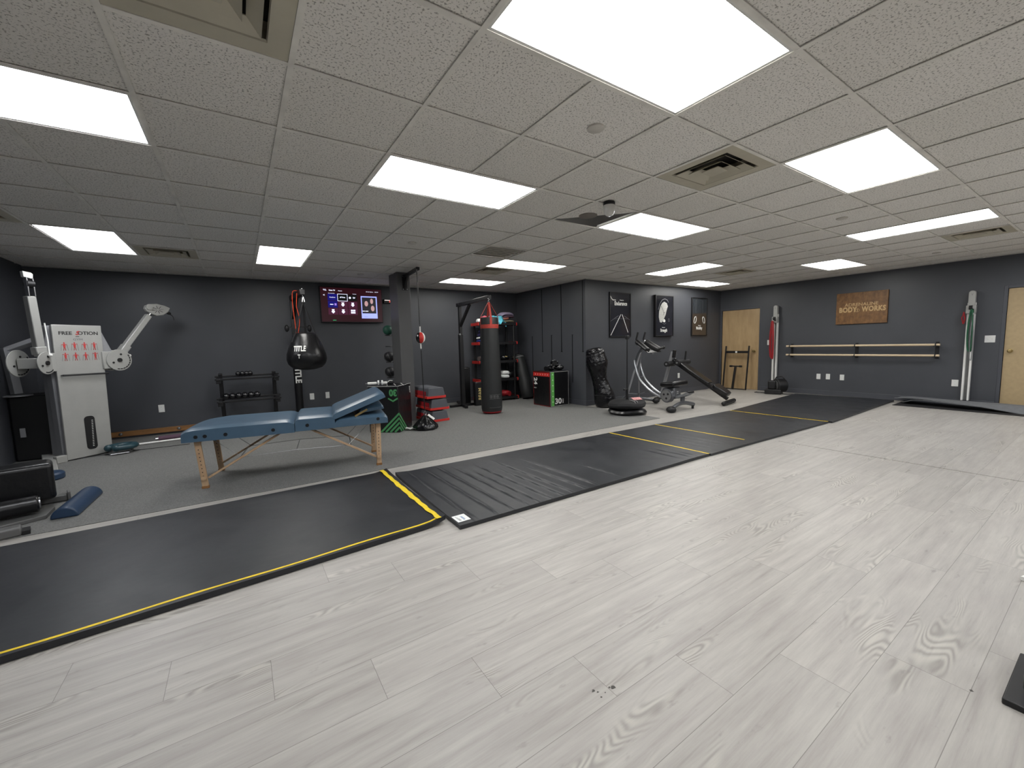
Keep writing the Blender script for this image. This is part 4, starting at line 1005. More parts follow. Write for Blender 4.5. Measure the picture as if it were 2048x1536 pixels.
prof = [(.004, 0), (.15, .0), (.185, .02), (.195, .08), (.195, .35), (.185, .8), (.172, 1.2), (.163, 1.5), (.158, 1.60), (.158, 1.73), (.15, 1.745), (.004, 1.74)]
m = M(); m.lathe(prof, n=36, f=lambda c: Vector((c.x*(1+(.025*math.sin(11*math.atan2(c.y, c.x)) if 1.2 < c.z < 1.6 else 0)), c.y, c.z))); body = put('body', m, 'greybag', t)
m = M(); m.lathe([(.10, -.008), (.17, -.006), (.187, .02), (.18, .022), (.10, .0)], n=36); put('base_trim', m, 'redband', t)
m = M(); m.tube(ringpts(.163, 36, (0, 0, 1.58)), .006, 6, True); m.lathe([(.160, 1.545), (.166, 1.545), (.167, 1.615), (.161, 1.615)], n=36); put('top_band', m, 'redstrap', t, label='red webbing band')
for k, a in enumerate((250, 340, 70, 160)):
    a = math.radians(a); p = Vector((.165*math.cos(a), .165*math.sin(a), 1.58)); q = Vector((.165*math.cos(a), .165*math.sin(a), 1.745)); e = Vector((.012*math.cos(a), .012*math.sin(a), 2.02))
    m = M(); m.beam(p, q, .04, .004, (math.cos(a), math.sin(a), 0)); m.beam(q, e, .036, .004, (math.cos(a), math.sin(a), 0)); put('strap', m, 'redstrap', t, label='red webbing strap')
for k in range(3):
    m = M(); m.tube([Matrix.Translation((0, 0, 2.035+k*.022)) @ Matrix.Rotation(k*PI/2, 4, 'Z') @ Vector((.011*math.cos(a), 0, .016*math.sin(a))) for a in [i*PI/6 for i in range(12)]], .003, 6, True); put('link', m, 'chrome', t)
def wrap(o, rad):
    for v in o.data.vertices:
        a = v.co.x/rad - math.pi/2 - .42; r = rad + (-v.co.y-rad if -v.co.y > rad else .002); v.co.x, v.co.y = r*math.cos(a), r*math.sin(a)
for k in range(3):
    m = M(); m.tube([wallT(-.03+k*.062, -.197, .30) @ p for p in ringpts(.023, 20)], .0022, 5, True); m.ell((-.03+k*.062, -.199, .30), (.008, .002, .01), 10, 6); o = put('ring_emblem', m, 'greyprint2' if 'greyprint2' in MAT else 'greyprint', body); wrap(o, .197)
for z in (.335, .262, .10):
    m = M(); n_ = 14
    pts = [(-.06+i*.018-(.0 if z > .2 else .0), -.199, z) for i in range(n_)]; m.tube(pts, .0016, 5); o = put('print_line', m, 'greyprint', body); wrap(o, .197)

# ------------------------------------------------------------------ plastic shelf unit and what it holds
t = thing('shelf_unit', 'black plastic shelf unit with red end trims, full of boxing gear, in the back corner', 'shelf unit', (3.50, 5.205, .005), -.085)
W_, D_ = .955, .42
LV = [.03, .45, .86, 1.275, 1.70]
for z in LV:
    sh = put('shelf', M().bx(.012, W_-.012, 0, D_, z, z+.055), 'blackpl', t, bevel=.004)
    for x0, x1 in ((-.004, .012), (W_-.012, W_+.008)):
        put('end_trim', M().bx(x0, x1, -.006, D_, z-.004, z+.06), 'red', sh, bevel=.003, label='red end trim')
for x in (.07, W_-.07):
    for y in (.03, D_-.03):
        for a, b in zip([0]+LV, LV):
            pass
        put('post', M().cyl((x, y, 0), (x, y, 1.70), .024, n=12), 'blackpl', t)
SH = Matrix.Translation((3.50, 5.205, .005)) @ Matrix.Rotation(-.085, 4, 'Z')
def on(x, y, z): return tuple(SH @ Vector((x, y, z)))
def fold(w, d, h, seed=0, wave=.012):
    rd = random.Random(seed); a = rd.uniform(0, 6)
    m = M(); m.ell((0, 0, h/2), (1, 1, 1), 28, 14, f=lambda c: Vector((math.copysign(abs(c.x)**.45, c.x)*w/2, math.copysign(abs(c.y)**.45, c.y)*d/2, math.copysign(abs(c.z)**.7, c.z)*h/2 + wave*math.sin(c.x*3+a)+wave*.5*math.sin(c.y*5+a)))); return m
def soft(name, cat, lab, mat, loc, w, d, h, seed=0, wave=.01, rz=0, group=None):
    o = put(name, fold(w, d, h, seed, wave), mat, loc=loc, rz=rz); tag(o, lab, cat, group); return o
z = 1.765
soft('folded_towel', 'towel', 'khaki folded towel, lowest on the top shelf', 'olive', on(.78, .2, z), .32, .3, .05, 1)
soft('folded_towel', 'towel', 'salmon folded towel in the pile on the top shelf', 'salmon', on(.70, .2, z+.058), .22, .28, .055, 2)
soft('folded_towel', 'towel', 'plum folded towel under the lilac one on the top shelf', 'plum', on(.80, .2, z+.105), .30, .28, .05, 3)
soft('folded_towel', 'towel', 'lilac folded towel topping the pile on the top shelf', 'purple', on(.77, .2, z+.155), .34, .28, .06, 4, .018)
m = M(); m.surf(lambda u, v: (.34*(u-.5)+.02*math.sin(v*9), -.24+.30*v-.02*math.sin(u*12), .11-.16*max(0, .25-v)*3+.03*math.sin(u*11+v*3)+.012*math.sin(u*31+v*17)-.18*max(0, u-.75)*(1-v)), 30, 20, .012)
o = put('camo_cloth', m, 'aqua', loc=on(.50, .22, z)); tag(o, 'aqua and dark camouflage cloth draped over the top shelf front', 'cloth')
soft('pink_cloth', 'cloth', 'pink cloth bundled behind the red bag straps on the top shelf', 'pink', on(.30, .2, z), .26, .22, .14, 5, .02)
soft('grey_bag', 'bag', 'dark grey fabric bag at the front of the top shelf behind the bag straps', 'greybag', on(.24, .12, z), .30, .2, .12, 6, .015)
soft('white_wrap', 'cloth', 'small white and green rolled wrap at the left end of the top shelf', 'paper', on(.07, .1, z), .12, .14, .07, 7)
z = 1.275+.057
soft('folded_cloth', 'cloth', 'royal blue folded cloth at the bottom of the second shelf pile', 'royal', on(.17, .16, z), .24, .28, .06, 8, .004)
soft('folded_cloth', 'cloth', 'pale grey folded cloth on the royal blue one, second shelf', 'paper', on(.17, .16, z+.062), .24, .28, .055, 9, .004)
soft('folded_cloth', 'cloth', 'dark indigo folded cloth in the middle of the second shelf pile', 'indigo', on(.19, .16, z+.125), .22, .28, .07, 10, .004)
soft('folded_cloth', 'cloth', 'topmost indigo folded cloth of the second shelf pile', 'indigo', on(.20, .16, z+.20), .20, .26, .07, 11, .006)
z = .86+.057
def glove(lab, mat, mark, loc, rz, s=1.0, cat='boxing glove', name='boxing_glove'):
    g = thing(name, lab, cat, loc, rz)
    put('glove_body', M().ell((0, 0, .06*s), (.11*s, .075*s, .06*s), 18, 12, f=lambda c: Vector((c.x, c.y*(1+.3*c.x/.12), c.z))), mat, g)
    put('thumb', M().ell((.02*s, -.07*s, .06*s), (.055*s, .026*s, .028*s), 12, 8), mat, g)
    put('cuff', M().cyl((-.09*s, 0, .055*s), (-.15*s, 0, .055*s), .045*s, .05*s, n=16), mat, g)
    if mark: put('mark', M().beam((-.05*s, -.072*s, .085*s), (.04*s, -.076*s, .07*s), .012, .02*s, (0, -1, .3)), mark, g)
    return g
glove('grey leather boxing glove on the third shelf left of the long bag', 'leathergrey', 'print', on(.14, .12, z), .4)
glove('black glove with a pale mark on the third shelf left of the long bag', 'gloss2', 'print', on(.30, .12, z), 1.2, .8)
MAT['gold'] = mk('gold_print', srgb(222, 200, 130), .5)
glove('black glove with a gold curved mark on the third shelf, right of the long bag', 'gloss2', 'gold', on(.70, .14, z), .1)
glove('black glove with small gold marks at the right end of the third shelf', 'gloss2', 'gold', on(.86, .12, z), .8, .7)
z = .45+.057
soft('white_pad', 'pad', 'lower white pad of the pair on the fourth shelf', 'paper', on(.66, .12, z), .19, .22, .075, 12, .003)
soft('white_pad', 'pad', 'upper white pad of the pair on the fourth shelf', 'paper', on(.67, .12, z+.075), .18, .22, .085, 13, .004)
soft('head_guard', 'head guard', 'black padded head guard at the right of the fourth shelf', 'blackvinyl', on(.84, .18, z), .15, .2, .15, 14, .01)
z = .03+.057
glove('dark red boxing glove on the bottom shelf', 'redband', None, on(.66, .16, z), 1.9, 1.15)
glove('second dark red boxing glove, tilted on the bottom shelf', 'redband', None, on(.75, .22, z+.0), .6, 1.05)
# tall black pads standing left of / before the shelves
t = thing('kick_shield', 'tall black pad with vertical gold lettering standing left of the long bag', 'pad', (3.30, 4.90, .006), -.08)
put('pad', M().bx(-.12, .12, -.06, .06, 0, .50), 'blackvinyl', t, bevel=.02, seg=3); text('lettering', 'REAM', .10, wallT(-.01, -.062, .25) @ Matrix.Rotation(PI/2, 4, 'Z'), 'gold', t, bold=.003, label='gold vertical lettering')
put('top_handle', M().beam((-.09, -.03, .505), (.09, -.03, .505), .02, .01), 'redstrap', t)
t = thing('kick_shield', 'plain tall black pad standing nearest the bag stand post', 'pad', (3.15, 5.22, .006), -.05)
put('pad', M().bx(-.06, .09, -.05, .05, 0, .80), 'blackvinyl', t, bevel=.02, seg=3); put('top_handle', M().beam((-.04, 0, .805), (.07, 0, .805), .02, .01), 'blackcloth', t)
t = thing('kick_shield', 'shorter black pad half hidden behind the long bag, red trim above it', 'pad', (3.55, 4.97, .006), -.08)
put('pad', M().bx(-.07, .07, -.05, .05, 0, .38), 'blackvinyl', t, bevel=.02, seg=3); put('top_handle', M().beam((-.05, 0, .385), (.05, 0, .385), .02, .01), 'blackcloth', t)

# leaning bag right of the shelves
t = thing('leaning_bag', 'slim worn black punching bag leaning in the corner right of the shelves', 'punching bag', (4.66, 5.03, .008))
d = Vector((-.05, .30, 1.0)).normalized(); m = M()
P = [d*k for k in (0, .03, .15, .4, .7, .95, 1.04, 1.07)]; m.tube([p+Vector((0, 0, .02)) for p in P], [.12, .145, .155, .15, .14, .125, .10, .05], 24)
put('body', m, 'greybag', t); m = M(); m.tube([d*.97+Vector((0, 0, .02)), d*.99+Vector((0, 0, .02))], .128, 24); put('rim', m, 'greyprint', t)

# thin black rods on the partition wall
for k, (y, z0, z1, lab) in enumerate(((4.70, 1.094, 2.47, 'long thin black rod hanging from the ceiling, farthest from the jump box'), (4.04, 1.094, 2.49, 'long thin black rod hanging from the ceiling above the jump box'), (3.39, 1.094, 2.49, 'long thin black rod hanging from the ceiling beside the wall corner'),
                        (5.08, .5, 1.44, 'short thin black rod on the partition wall nearest the shelves'), (4.375, .72, 1.45, 'short thin black rod on the partition wall going down behind the jump box'), (3.70, .45, 1.44, 'short thin black rod on the partition wall right of the jump box'))):
    t = thing('wall_rod', lab, 'rod', (XP, y, 0), R90)
    put('rod', M().bx(-.005, .005, -.011, -.001, z0, z1), 'black', t)
    put('end_stop', M().bx(-.016, .016, -.016, -.001, z0-.008 if k < 3 else z1-.006, z0+.008 if k < 3 else z1+.002), 'black', t)

# ------------------------------------------------------------------ posters
def poster(x, lab, base, w=.645, z0=1.365, z1=2.29, th=.03):
    t = thing('framed_poster', lab, 'poster', (x, YP-.001, z0)); h = z1-z0
    f = M(); e = .02
    f.bx(0, e, -th, 0, 0, h); f.bx(w-e, w, -th, 0, 0, h); f.bx(e, w-e, -th, 0, 0, e); f.bx(e, w-e, -th, 0, h-e, h); put('frame', f, 'black', t, bevel=.002)
    return t, put('print_sheet', M().bx(e, w-e, -th+.010, -th+.014, e, h-e), base, t), w, h, -th+.0095
MAT['dimline'] = mk('poster_grey_line', srgb(112, 114, 118), .4); MAT['smoke'] = mk('poster_smoke', srgb(58, 60, 66), .4, var=.3, vs=8)
t, ps, w, h, y = poster(5.512, 'framed Endurance poster with a running track drawn in white lines', 'poster')
def ln(pts, wd, mat, par, y, name='line'):
    m = M(); band(m, pts, wd, wallT(0, y, 0)); return put(name, m, mat, par)
for a, b, wd in (((.035, .045), (.335, .47), .014), ((.555, .10), (.375, .47), .014)): ln([a, b], wd, 'print', ps, y)
for a, b, wd in (((.03, .33), (.26, .445), .006), ((.61, .36), (.44, .445), .006), ((.14, .385), (.57, .385), .004), ((.31, .445), (.335, .47), .004)): ln([a, b], wd, 'dimline', ps, y)
ln([(.025, .84), (.06, .79), (.10, .765), (.18, .765)], .016, 'print', ps, y, 'curved_mark')
text('lettering', 'Endurance', .115, wallT(.335, y-.001, .695), 'print', ps, bold=.003, sx=.78); text('lettering', 'Power is', .032, wallT(.36, y-.001, .765), 'print', ps, bold=.001)
t, ps, w, h, y = poster(6.935, 'framed Strength poster with a pale round dial shape', 'poster', th=.06)
c = Vector((.31, .50))
out = [(.31, .80), (.40, .77), (.44, .70), (.40, .62), (.36, .50), (.26, .36), (.22, .33), (.16, .34), (.12, .45), (.13, .58), (.18, .70), (.24, .77)]
m = M(); m.prism([(q[0], q[1]-.02) for q in out], -.0008, .0012, wallT(0, y, 0)); put('dial_shape', m, 'dialwhite', ps)
ln([(.20, .68), (.27, .58), (.30, .52), (.29, .48)], .012, 'darkprint', ps, y-.002, 'dial_hand'); ln([(.30, .52), (.33, .55)], .01, 'darkprint', ps, y-.002, 'dial_hand')
ln([(.10, .60), (.16, .74), (.24, .82), (.33, .845), (.42, .82), (.46, .77)], .016, 'dimline', ps, y, 'dial_rim')
m = M(); m.prism([(.27, .34), (.29, .38), (.33, .39), (.36, .35), (.34, .32), (.29, .32)], 0, .0012, wallT(0, y, 0)); put('highlight', m, 'print', ps); ln([(.26, .30), (.31, .275), (.38, .295)], .008, 'dimline', ps, y)
m = M(); m.tube([wallT(.48, y-.002, .37) @ Vector((.022*math.cos(a), .035*math.sin(a), 0)) for a in [i*PI/8 for i in range(16)]], .004, 4, True); put('small_ring', m, 'dimline', ps)
text('lettering', 'Strength', .10, wallT(.30, y-.001, .135), 'print', ps, bold=.003, sx=.72); text('lettering', 'Power is', .03, wallT(.29, y-.001, .20), 'print', ps, bold=.001)
t, ps, w, h, y = poster(8.345, 'framed Mobility poster in brown and slate with two hanging rings', 'posterbrown')
put('slate_band', M().bx(.02, w-.02, y-.0006, y, h*.58, h-.02), 'postergrey', ps)
for x in (.17, .45): ln([(x, .56), (x, .88)], .006, 'dimline', ps, y-.001, 'ring_strap')
for x, a_ in ((.14, -.3), (.50, .3)):
    m = M(); m.tube([wallT(x, y-.004, .385) @ Matrix.Rotation(a_, 4, 'Z') @ Vector((.042*math.cos(a), .085*math.sin(a), 0)) for a in [i*PI/12 for i in range(24)]], .0055, 6, True); put('hand_ring', m, 'print', ps)
text('lettering', 'Mobility', .10, wallT(.32, y-.001, .185), 'print', ps, bold=.003, sx=.78); text('lettering', 'Power is', .03, wallT(.33, y-.001, .25), 'print', ps, bold=.001)

# ------------------------------------------------------------------ torso-shaped bag leaning on the poster wall
t = thing('grappling_bag', 'shiny wrinkled black torso-shaped bag leaning against the poster wall corner', 'grappling dummy', (5.06, 2.98, .008))
cs = [(0, 0, .0), (0, 0, .03), (-.02, .0, .14), (-.05, .01, .27), (-.08, .03, .40), (-.11, .05, .52), (-.12, .07, .65), (-.125, .09, .78), (-.13, .105, .88), (-.14, .12, 1.0), (-.15, .13, 1.08), (-.15, .135, 1.13), (-.15, .14, 1.155)]
rs = [.15, .19, .205, .188, .158, .142, .152, .192, .205, .182, .172, .145, .05]
pts = smooth_path(cs, 5); rr = [v.x for v in smooth_path([(r_, 0, 0) for r_ in rs], 5)]
rd = random.Random(8); m = M(); m.tube(pts, rr, 48)
for v in m.bm.verts:
    zc = v.co.z
    if (.42 < zc < .72) or (.8 < zc < 1.12):
        a = math.atan2(v.co.y-.08, v.co.x+.12); k = .008*math.sin(a*11+zc*61)+.007*math.sin(a*5-zc*97); v.co.x += .6*k*math.cos(a); v.co.y += .6*k*math.sin(a)
put('body', m, 'gloss', t)
for zz, cc, rr_ in ((.24, (-.042, .007), .196), (1.0, (-.14, .12), .184)):
    m = M(); m.tube(ringpts(rr_, 36, (cc[0], cc[1], zz)), .005, 6, True); put('seam_piping', m, 'blackcloth', t)

# ------------------------------------------------------------------ reflex ball stand
t = thing('reflex_bag_stand', 'black pole stand with a floppy round double base in front of the ab machine', 'punching stand', (4.77, 2.19, .006))
def sand(zc, R0, h, ph, tilt=0):
    m = M(); m.lathe([(.004, zc), (R0*.8, zc), (R0*.97, zc+h*.25), (R0, zc+h*.5), (R0*.93, zc+h*.8), (R0*.65, zc+h), (.004, zc+h*1.1)], n=44, f=lambda c: Vector((c.x*(1+.03*math.sin(7*math.atan2(c.y, c.x)+ph)), c.y*(1+.03*math.sin(5*math.atan2(c.y, c.x)+ph)), c.z+.012*math.sin(3*math.atan2(c.y, c.x)+ph)*(math.hypot(c.x, c.y)/R0)*(1 if c.z > zc+.01 else .0)+tilt*c.x))); return m
put('lower_weight', sand(0, .33, .10, 1), 'blackvinyl', t)
up_ = put('upper_weight', sand(.115, .325, .12, 3, .05), 'blackcloth', t)
m = M(); m.prism([(-.085, -.05), (.085, -.05), (.085, .05), (-.085, .05)], 0, .002, Matrix.Translation((.11, -.12, .262)) @ Matrix.Rotation(-.3, 4, 'Z') @ Matrix.Rotation(.3, 4, 'X')); 
MAT['pinklabel'] = mk('red_white_label', srgb(220, 150, 150), .5, var=.5, vs=60); put('label_patch', m, 'pinklabel', up_, label='pink and white label')
for x in (-.06, .0): put('handle_strap', M().tube([(x, -.10, .255), (x-.01, -.22, .24), (x-.01, -.28, .18)], .009, 6, flat=.5), 'greyprint', up_)
m = M(); m.cyl((0, 0, .2), (0, 0, .44), .024, n=14); put('lower_pole', m, 'black', t); m = M(); m.cyl((0, 0, .42), (0, 0, 1.34), .010, n=10); put('upper_pole', m, 'black', t)
m = M(); m.cyl((-.07, 0, .43), (.0, 0, .43), .012, n=8); m.ell((-.075, 0, .43), .02); put('clamp_knob', m, 'black', t)
m = M(); m.bx(-.025, .025, -.025, .025, 1.30, 1.37); put('spring_head', m, 'blackpl', t, bevel=.008)

# ------------------------------------------------------------------ ab coaster
t = thing('ab_machine', 'grey curved-rail ab machine with black kneeling seat and forearm pads on white flooring', 'exercise machine', (5.78, 1.78, .005))
pr = smooth_path([(0, 1.04, .89), (0, 1.02, .80), (0, .93, .56), (0, .78, .40), (0, .58, .27), (0, .36, .20), (0, .16, .205), (0, -.04, .27), (0, -.16, .33)], 6)
for x in (-.08, .08): put('rail', M().tube([p+Vector((x, 0, 0)) for p in pr], .024, 12), 'coasterlight', t)
for i in (12, 22, 30): put('rail_crosspiece', M().cyl(pr[i]+Vector((-.08, 0, 0)), pr[i]+Vector((.08, 0, 0)), .010, n=8), 'coaster', t)
m = M(); m.cyl((-.09, -.15, .335), (.09, -.15, .335), .02, n=12); put('rail_stop', m, 'blackpl', t)
m = M(); m.tube([(0, 1.04, .88), (0, .98, 1.02), (0, .90, 1.12)], .035, 12); put('neck', m, 'coaster', t)
m = M(); m.tube([(0, .93, 1.05), (-.10, 1.04, .6), (-.17, 1.12, .22), (-.2, 1.15, .06)], .020, 10); m.tube([(0, .93, 1.05), (.06, 1.04, .6), (.14, 1.1, .22), (.18, 1.12, .06)], .014, 8); put('rear_frame', m, 'machine2', t)
m = M(); m.tube(smooth_path([(-.25, 1.22, .10), (-.1, 1.18, .20), (.1, 1.08, .19), (.2, 1.0, .22)]), .008, 8); put('wire_guard', m, 'coaster', t)
m = M(); m.tube(smooth_path([(-.36, 1.12, .06), (-.15, 1.08, .10), (.1, 1.02, .10), (.27, .86, .075)]), .034, 12); put('rear_foot', m, 'coaster', t)
for p in ((-.40, 1.13, .05), (.30, .80, .06)): put('foot_cap', M().ell(p, (.075, .07, .055), 18, 12), 'blackpl', t)
m = M(); m.tube(smooth_path([(-.34, -.02, .055), (-.12, 0, .115), (.08, 0, .12), (.26, -.02, .085), (.30, -.03, .07)]), .036, 14); put('front_foot', m, 'coaster', t)
put('foot_cap', M().ell((-.37, -.03, .045), (.09, .085, .06), 20, 12), 'blackpl', t); put('foot_pad', M().cyl((.27, -.03, 0), (.27, -.03, .05), .022, n=12), 'blackpl', t)
m = M(); m.beam((0, 0, .12), (0, .0, .26), .07, .055, (0, 1, 0)); put('stem', m, 'coaster', t, bevel=.01)
# carriage with kneeling seat
cr = put('carriage', M().box((-.01, .22, .30), (.20, .26, .20), (-.12, 0, 0)), 'coaster', t, bevel=.03, seg=4)
put('wheel', M().cyl((-.20, .20, .26), (-.12, .20, .26), .130, n=36), 'coaster', cr, bevel=.008); put('wheel_face', M().cyl((-.206, .20, .26), (-.20, .20, .26), .105, n=30), 'greyprint', cr)
for k in range(3):
    a = k*2*PI/3+.4; put('wheel_hole', M().cyl((-.209, .20+.05*math.cos(a), .26+.05*math.sin(a)), (-.204, .20+.05*math.cos(a), .26+.05*math.sin(a)), .02, n=12), 'blackpl', cr)
for z in (.33, .30): put('print_mark', M().box((-.02, .086, z), (.05, .003, .010)), 'print', cr)
put('seat', M().box((.0, .18, .468), (.46, .30, .092), (-.10, -.02, 0)), 'blackvinyl', t, bevel=.035, seg=4)
# handlebar and forearm pads
put('elbow_plate', M().box((.03, .79, 1.13), (.40, .36, .015), (.50, .0, 0)), 'chrome', t, bevel=.004)
for x in (-.12, .17): 
    m = M(); m.box((x, .80, 1.175), (.12, .36, .08), (.55, .25 if x < 0 else -.25, 0)); put('forearm_pad', m, 'blackvinyl', t, bevel=.028, seg=4)
for x in (-.115, .10):
    m = M(); m.tube([(x, .93, 1.26), (x-.005, .95, 1.30), (x+.01, .92, 1.44)], .018, 12); put('handle_grip', m, 'blackfoam', t); put('grip_collar', M().ell((x, .93, 1.265), .024), 'chrome', t)
m = M(); m.cyl((.14, .66, 1.10), (.34, .66, 1.13), .022, n=14); m.ell((.34, .66, 1.13), .034); put('end_roller', m, 'blackpl', t)
m = M(); m.box((-.02, .78, 1.10), (.07, .34, .03), (.5, 0, 0)); put('support_arm', m, 'coaster', t, bevel=.008)

# ------------------------------------------------------------------ sit-up bench
t = thing('sit_up_bench', 'black inclined sit-up bench with foam rollers, between the ab machine and the plywood door', 'bench', (6.995, 1.576, .005), .197)
a0, a1 = Vector((0, .04, .10)), Vector((0, 1.14, .84))
dd = (a1-a0).normalized(); ang = math.atan2(dd.z, dd.y); nn = Vector((0, -math.sin(ang), math.cos(ang)))
m = M(); m.beam(a0, a1, .07, .06); put('main_tube', m, 'black', t, bevel=.006)
m = M(); m.cyl((-.27, .02, .04), (.30, .02, .04), .042, n=20); m.ell((-.27, .02, .04), .042); m.ell((.30, .02, .04), .042); put('front_foot', m, 'blackpl', t)
def padc(s0, s1, w0, w1, th, name):
    p0 = a0+dd*s0+nn*(.035+th/2); p1 = a0+dd*s1+nn*(.035+th/2); L = s1-s0
    poly = [(-w0/2+.03, 0), (w0/2-.03, 0), (w0/2, .05), (w1/2, L-.05), (w1/2-.03, L), (-w1/2+.03, L), (-w1/2, L-.05), (-w0/2, .05)]
    T = Matrix.Translation(a0+dd*s0+nn*.035) @ Matrix.Rotation(ang, 4, 'X')
    m = M(); m.prism(poly, 0, th, T); return put(name, m, 'blackvinyl', t, bevel=.02, seg=4)
padc(.03, .34, .27, .33, .085, 'seat_pad'); padc(.42, 1.13, .27, .27, .05, 'back_pad')
m = M(); m.beam((0, 1.40, .03), (0, 1.14, 1.02), .05, .06, (0, 1, 0)); put('rear_upright', m, 'machine2', t, bevel=.006)
m = M(); m.beam((0, 1.12, .90), (0, 1.10, 1.06), .075, .05, (0, 1, 0)); put('upper_handle', m, 'black', t, bevel=.008)
m = M(); m.cyl((-.25, 1.40, .03), (.25, 1.40, .03), .03, n=16); put('rear_foot', m, 'black', t)
for y, z, x0, x1 in ((1.16, .775, -.24, .02), (.97, .80, -.16, .14)):
    rl = put('foam_roller_pad', M().cyl((x0-.02, y, z), (x1+.1, y, z), .056, n=22), 'blackfoam', t, bevel=.01)
    put('end_cap', M().cyl((x0-.028, y, z), (x0-.02, y, z), .02, n=14), 'greyprint', rl)
put('foam_roller_pad', M().cyl((.20, .97, .80), (.42, .97, .80), .05, n=22), 'blackfoam', t, bevel=.01)
m = M(); m.beam((0, 1.18, .76), (0, .93, .76), .03, .03); put('roller_bar', m, 'steel', t)
m = M(); m.cyl((.17, .95, .84), (.17, .93, 1.03), .018, n=14); put('handle_grip', m, 'blackfoam', t)
m = M(); m.ell((.04, 1.1, .86), .03); m.cyl((-.02, 1.1, .86), (.06, 1.1, .86), .012); put('adjust_knob', m, 'black', t)

# ------------------------------------------------------------------ things on and by the right wall
t = thing('wall_sign', 'wooden sign reading ADRENALINE BODY WORKS on the right wall', 'sign', (XR-.001, .388, 1.505), R90)
w, h = .825, .63
bd = put('board', M().bx(-w/2, w/2, -.035, 0, 0, h), 'signwood', t, bevel=.004)
text('lettering', 'ADRENALINE', .088, wallT(-.0, -.0365, .385), 'signtext', bd, bold=.001, sx=1.02); text('lettering', 'BODY', .135, wallT(-.215, -.0365, .285), 'signtext', bd, bold=.007, sx=.74, space=1.1); text('lettering', 'WORKS', .135, wallT(.20, -.0365, .285), 'signtext', bd, bold=.006, sx=.72, space=1.1)
m = M(); m.tube([wallT(-.055, -.037, .27) @ p for p in ringpts(.032, 24)], .003, 5, True); m.bx(-.06, -.05, -.038, -.036, .245, .295); put('round_emblem', m, 'signtext', bd)
t = thing('ballet_barre', 'pair of long pale wooden rails on black brackets under the wooden sign', 'barre', (XR, .455, .97), R90)
for z in (-.097, .097):
    put('rail', M().cyl((-1.225, -.12, z), (1.245, -.12, z), .021, n=18), 'rail', t); 
for x in (-1.155, .028, 1.19):
    br = M(); br.bx(x-.026, x+.026, -.012, 0, -.15, .15); b_ = put('bracket', br, 'black', t, bevel=.003)
    for z in (-.097, .097):
        put('rail_clamp', M().bx(x-.03, x+.03, -.15, -.012, z-.03, z-.018), 'black', b_); put('rail_clamp', M().tube([wallT(x, -.12, z) @ Matrix.Rotation(PI/2, 4, 'Y') @ p for p in ringpts(.026, 18)], .008, 6, True), 'black', b_)
def tower(y, z0, z1, zc, lab):
    t = thing('pulley_tower', lab, 'wall pulley', (XR, y, z0), R90); h = z1-z0
    for x in (-.036, .036): put('rail', M().bx(x-.013, x+.013, -.09, -.03, 0, h-.2), 'print', t, bevel=.003)
    put('back_channel', M().bx(-.024, .024, -.03, -.0, 0, h-.1), 'greyprint', t)
    m = M(); m.prism(rrect(.085, .34, .04, cx=0, cy=h-.17), 0, .08, wallT(0, -.03, 0)); hd = put('head_cover', m, 'machine', t, bevel=.006)
    text('lettering', 'Y', .05, wallT(0, -.112, h-.07), 'greyprint', hd)
    c = put('carriage', M().bx(-.06, .06, -.14, -.05, zc-.07, zc+.07), 'machine', t, bevel=.012)
    put('pulley_wheel', M().cyl((-.02, -.15, zc+.03), (.02, -.15, zc+.03), .035, n=18), 'blackpl', c); put('carriage_knob', M().ell((.02, -.165, zc-.01), .022), 'blackpl', c)
    return t
tower(1.945, .16, 2.01, 1.52, 'narrow white wall pulley tower left, beside the plywood door'); 
tower(-1.13, .10, 1.975, 1.56, 'narrow white wall pulley tower right, beside the tan door')
def loop(lab, mat, y, x, ztop, zbot, spread, r=.012, seed=0):
    t = []
    m = M(); P = [(0, 0, ztop), (spread*.4, -.01, ztop-.05), (spread, -.02, (ztop+zbot)/2), (spread*.8, -.01, zbot+.06), (spread*.1, 0, zbot), (-spread*.7, 0, zbot+.08), (-spread, -.01, (ztop+zbot)/2), (-spread*.5, 0, ztop-.06)]
    m.tube(smooth_path(P+[P[0]], 5)[:-1], r, 8, True, flat=.55); o = put('resistance_band', m, mat, loc=(x, y, 0), rz=R90); tag(o, lab, 'resistance band'); return o
loop('wide red rubber band hanging from the left wall pulley tower', 'redband', 1.975, XR-.17, 1.65, .80, .036, .022)
loop('second red rubber band hanging closer to the rail of the left tower', 'redband', 1.95, XR-.19, 1.62, .78, .03, .016)
loop('dark green rubber band hanging from the right wall pulley tower', 'greenband', -1.15, XR-.17, 1.66, .95, .03, .02)
loop('long thin white rubber band on the right wall pulley tower', 'alu', -1.175, XR-.19, 1.60, .80, .018, .008)
loop('short dark red band at the left side of the right tower', 'redband', -1.05, XR-.12, 1.62, 1.42, .02, .012)

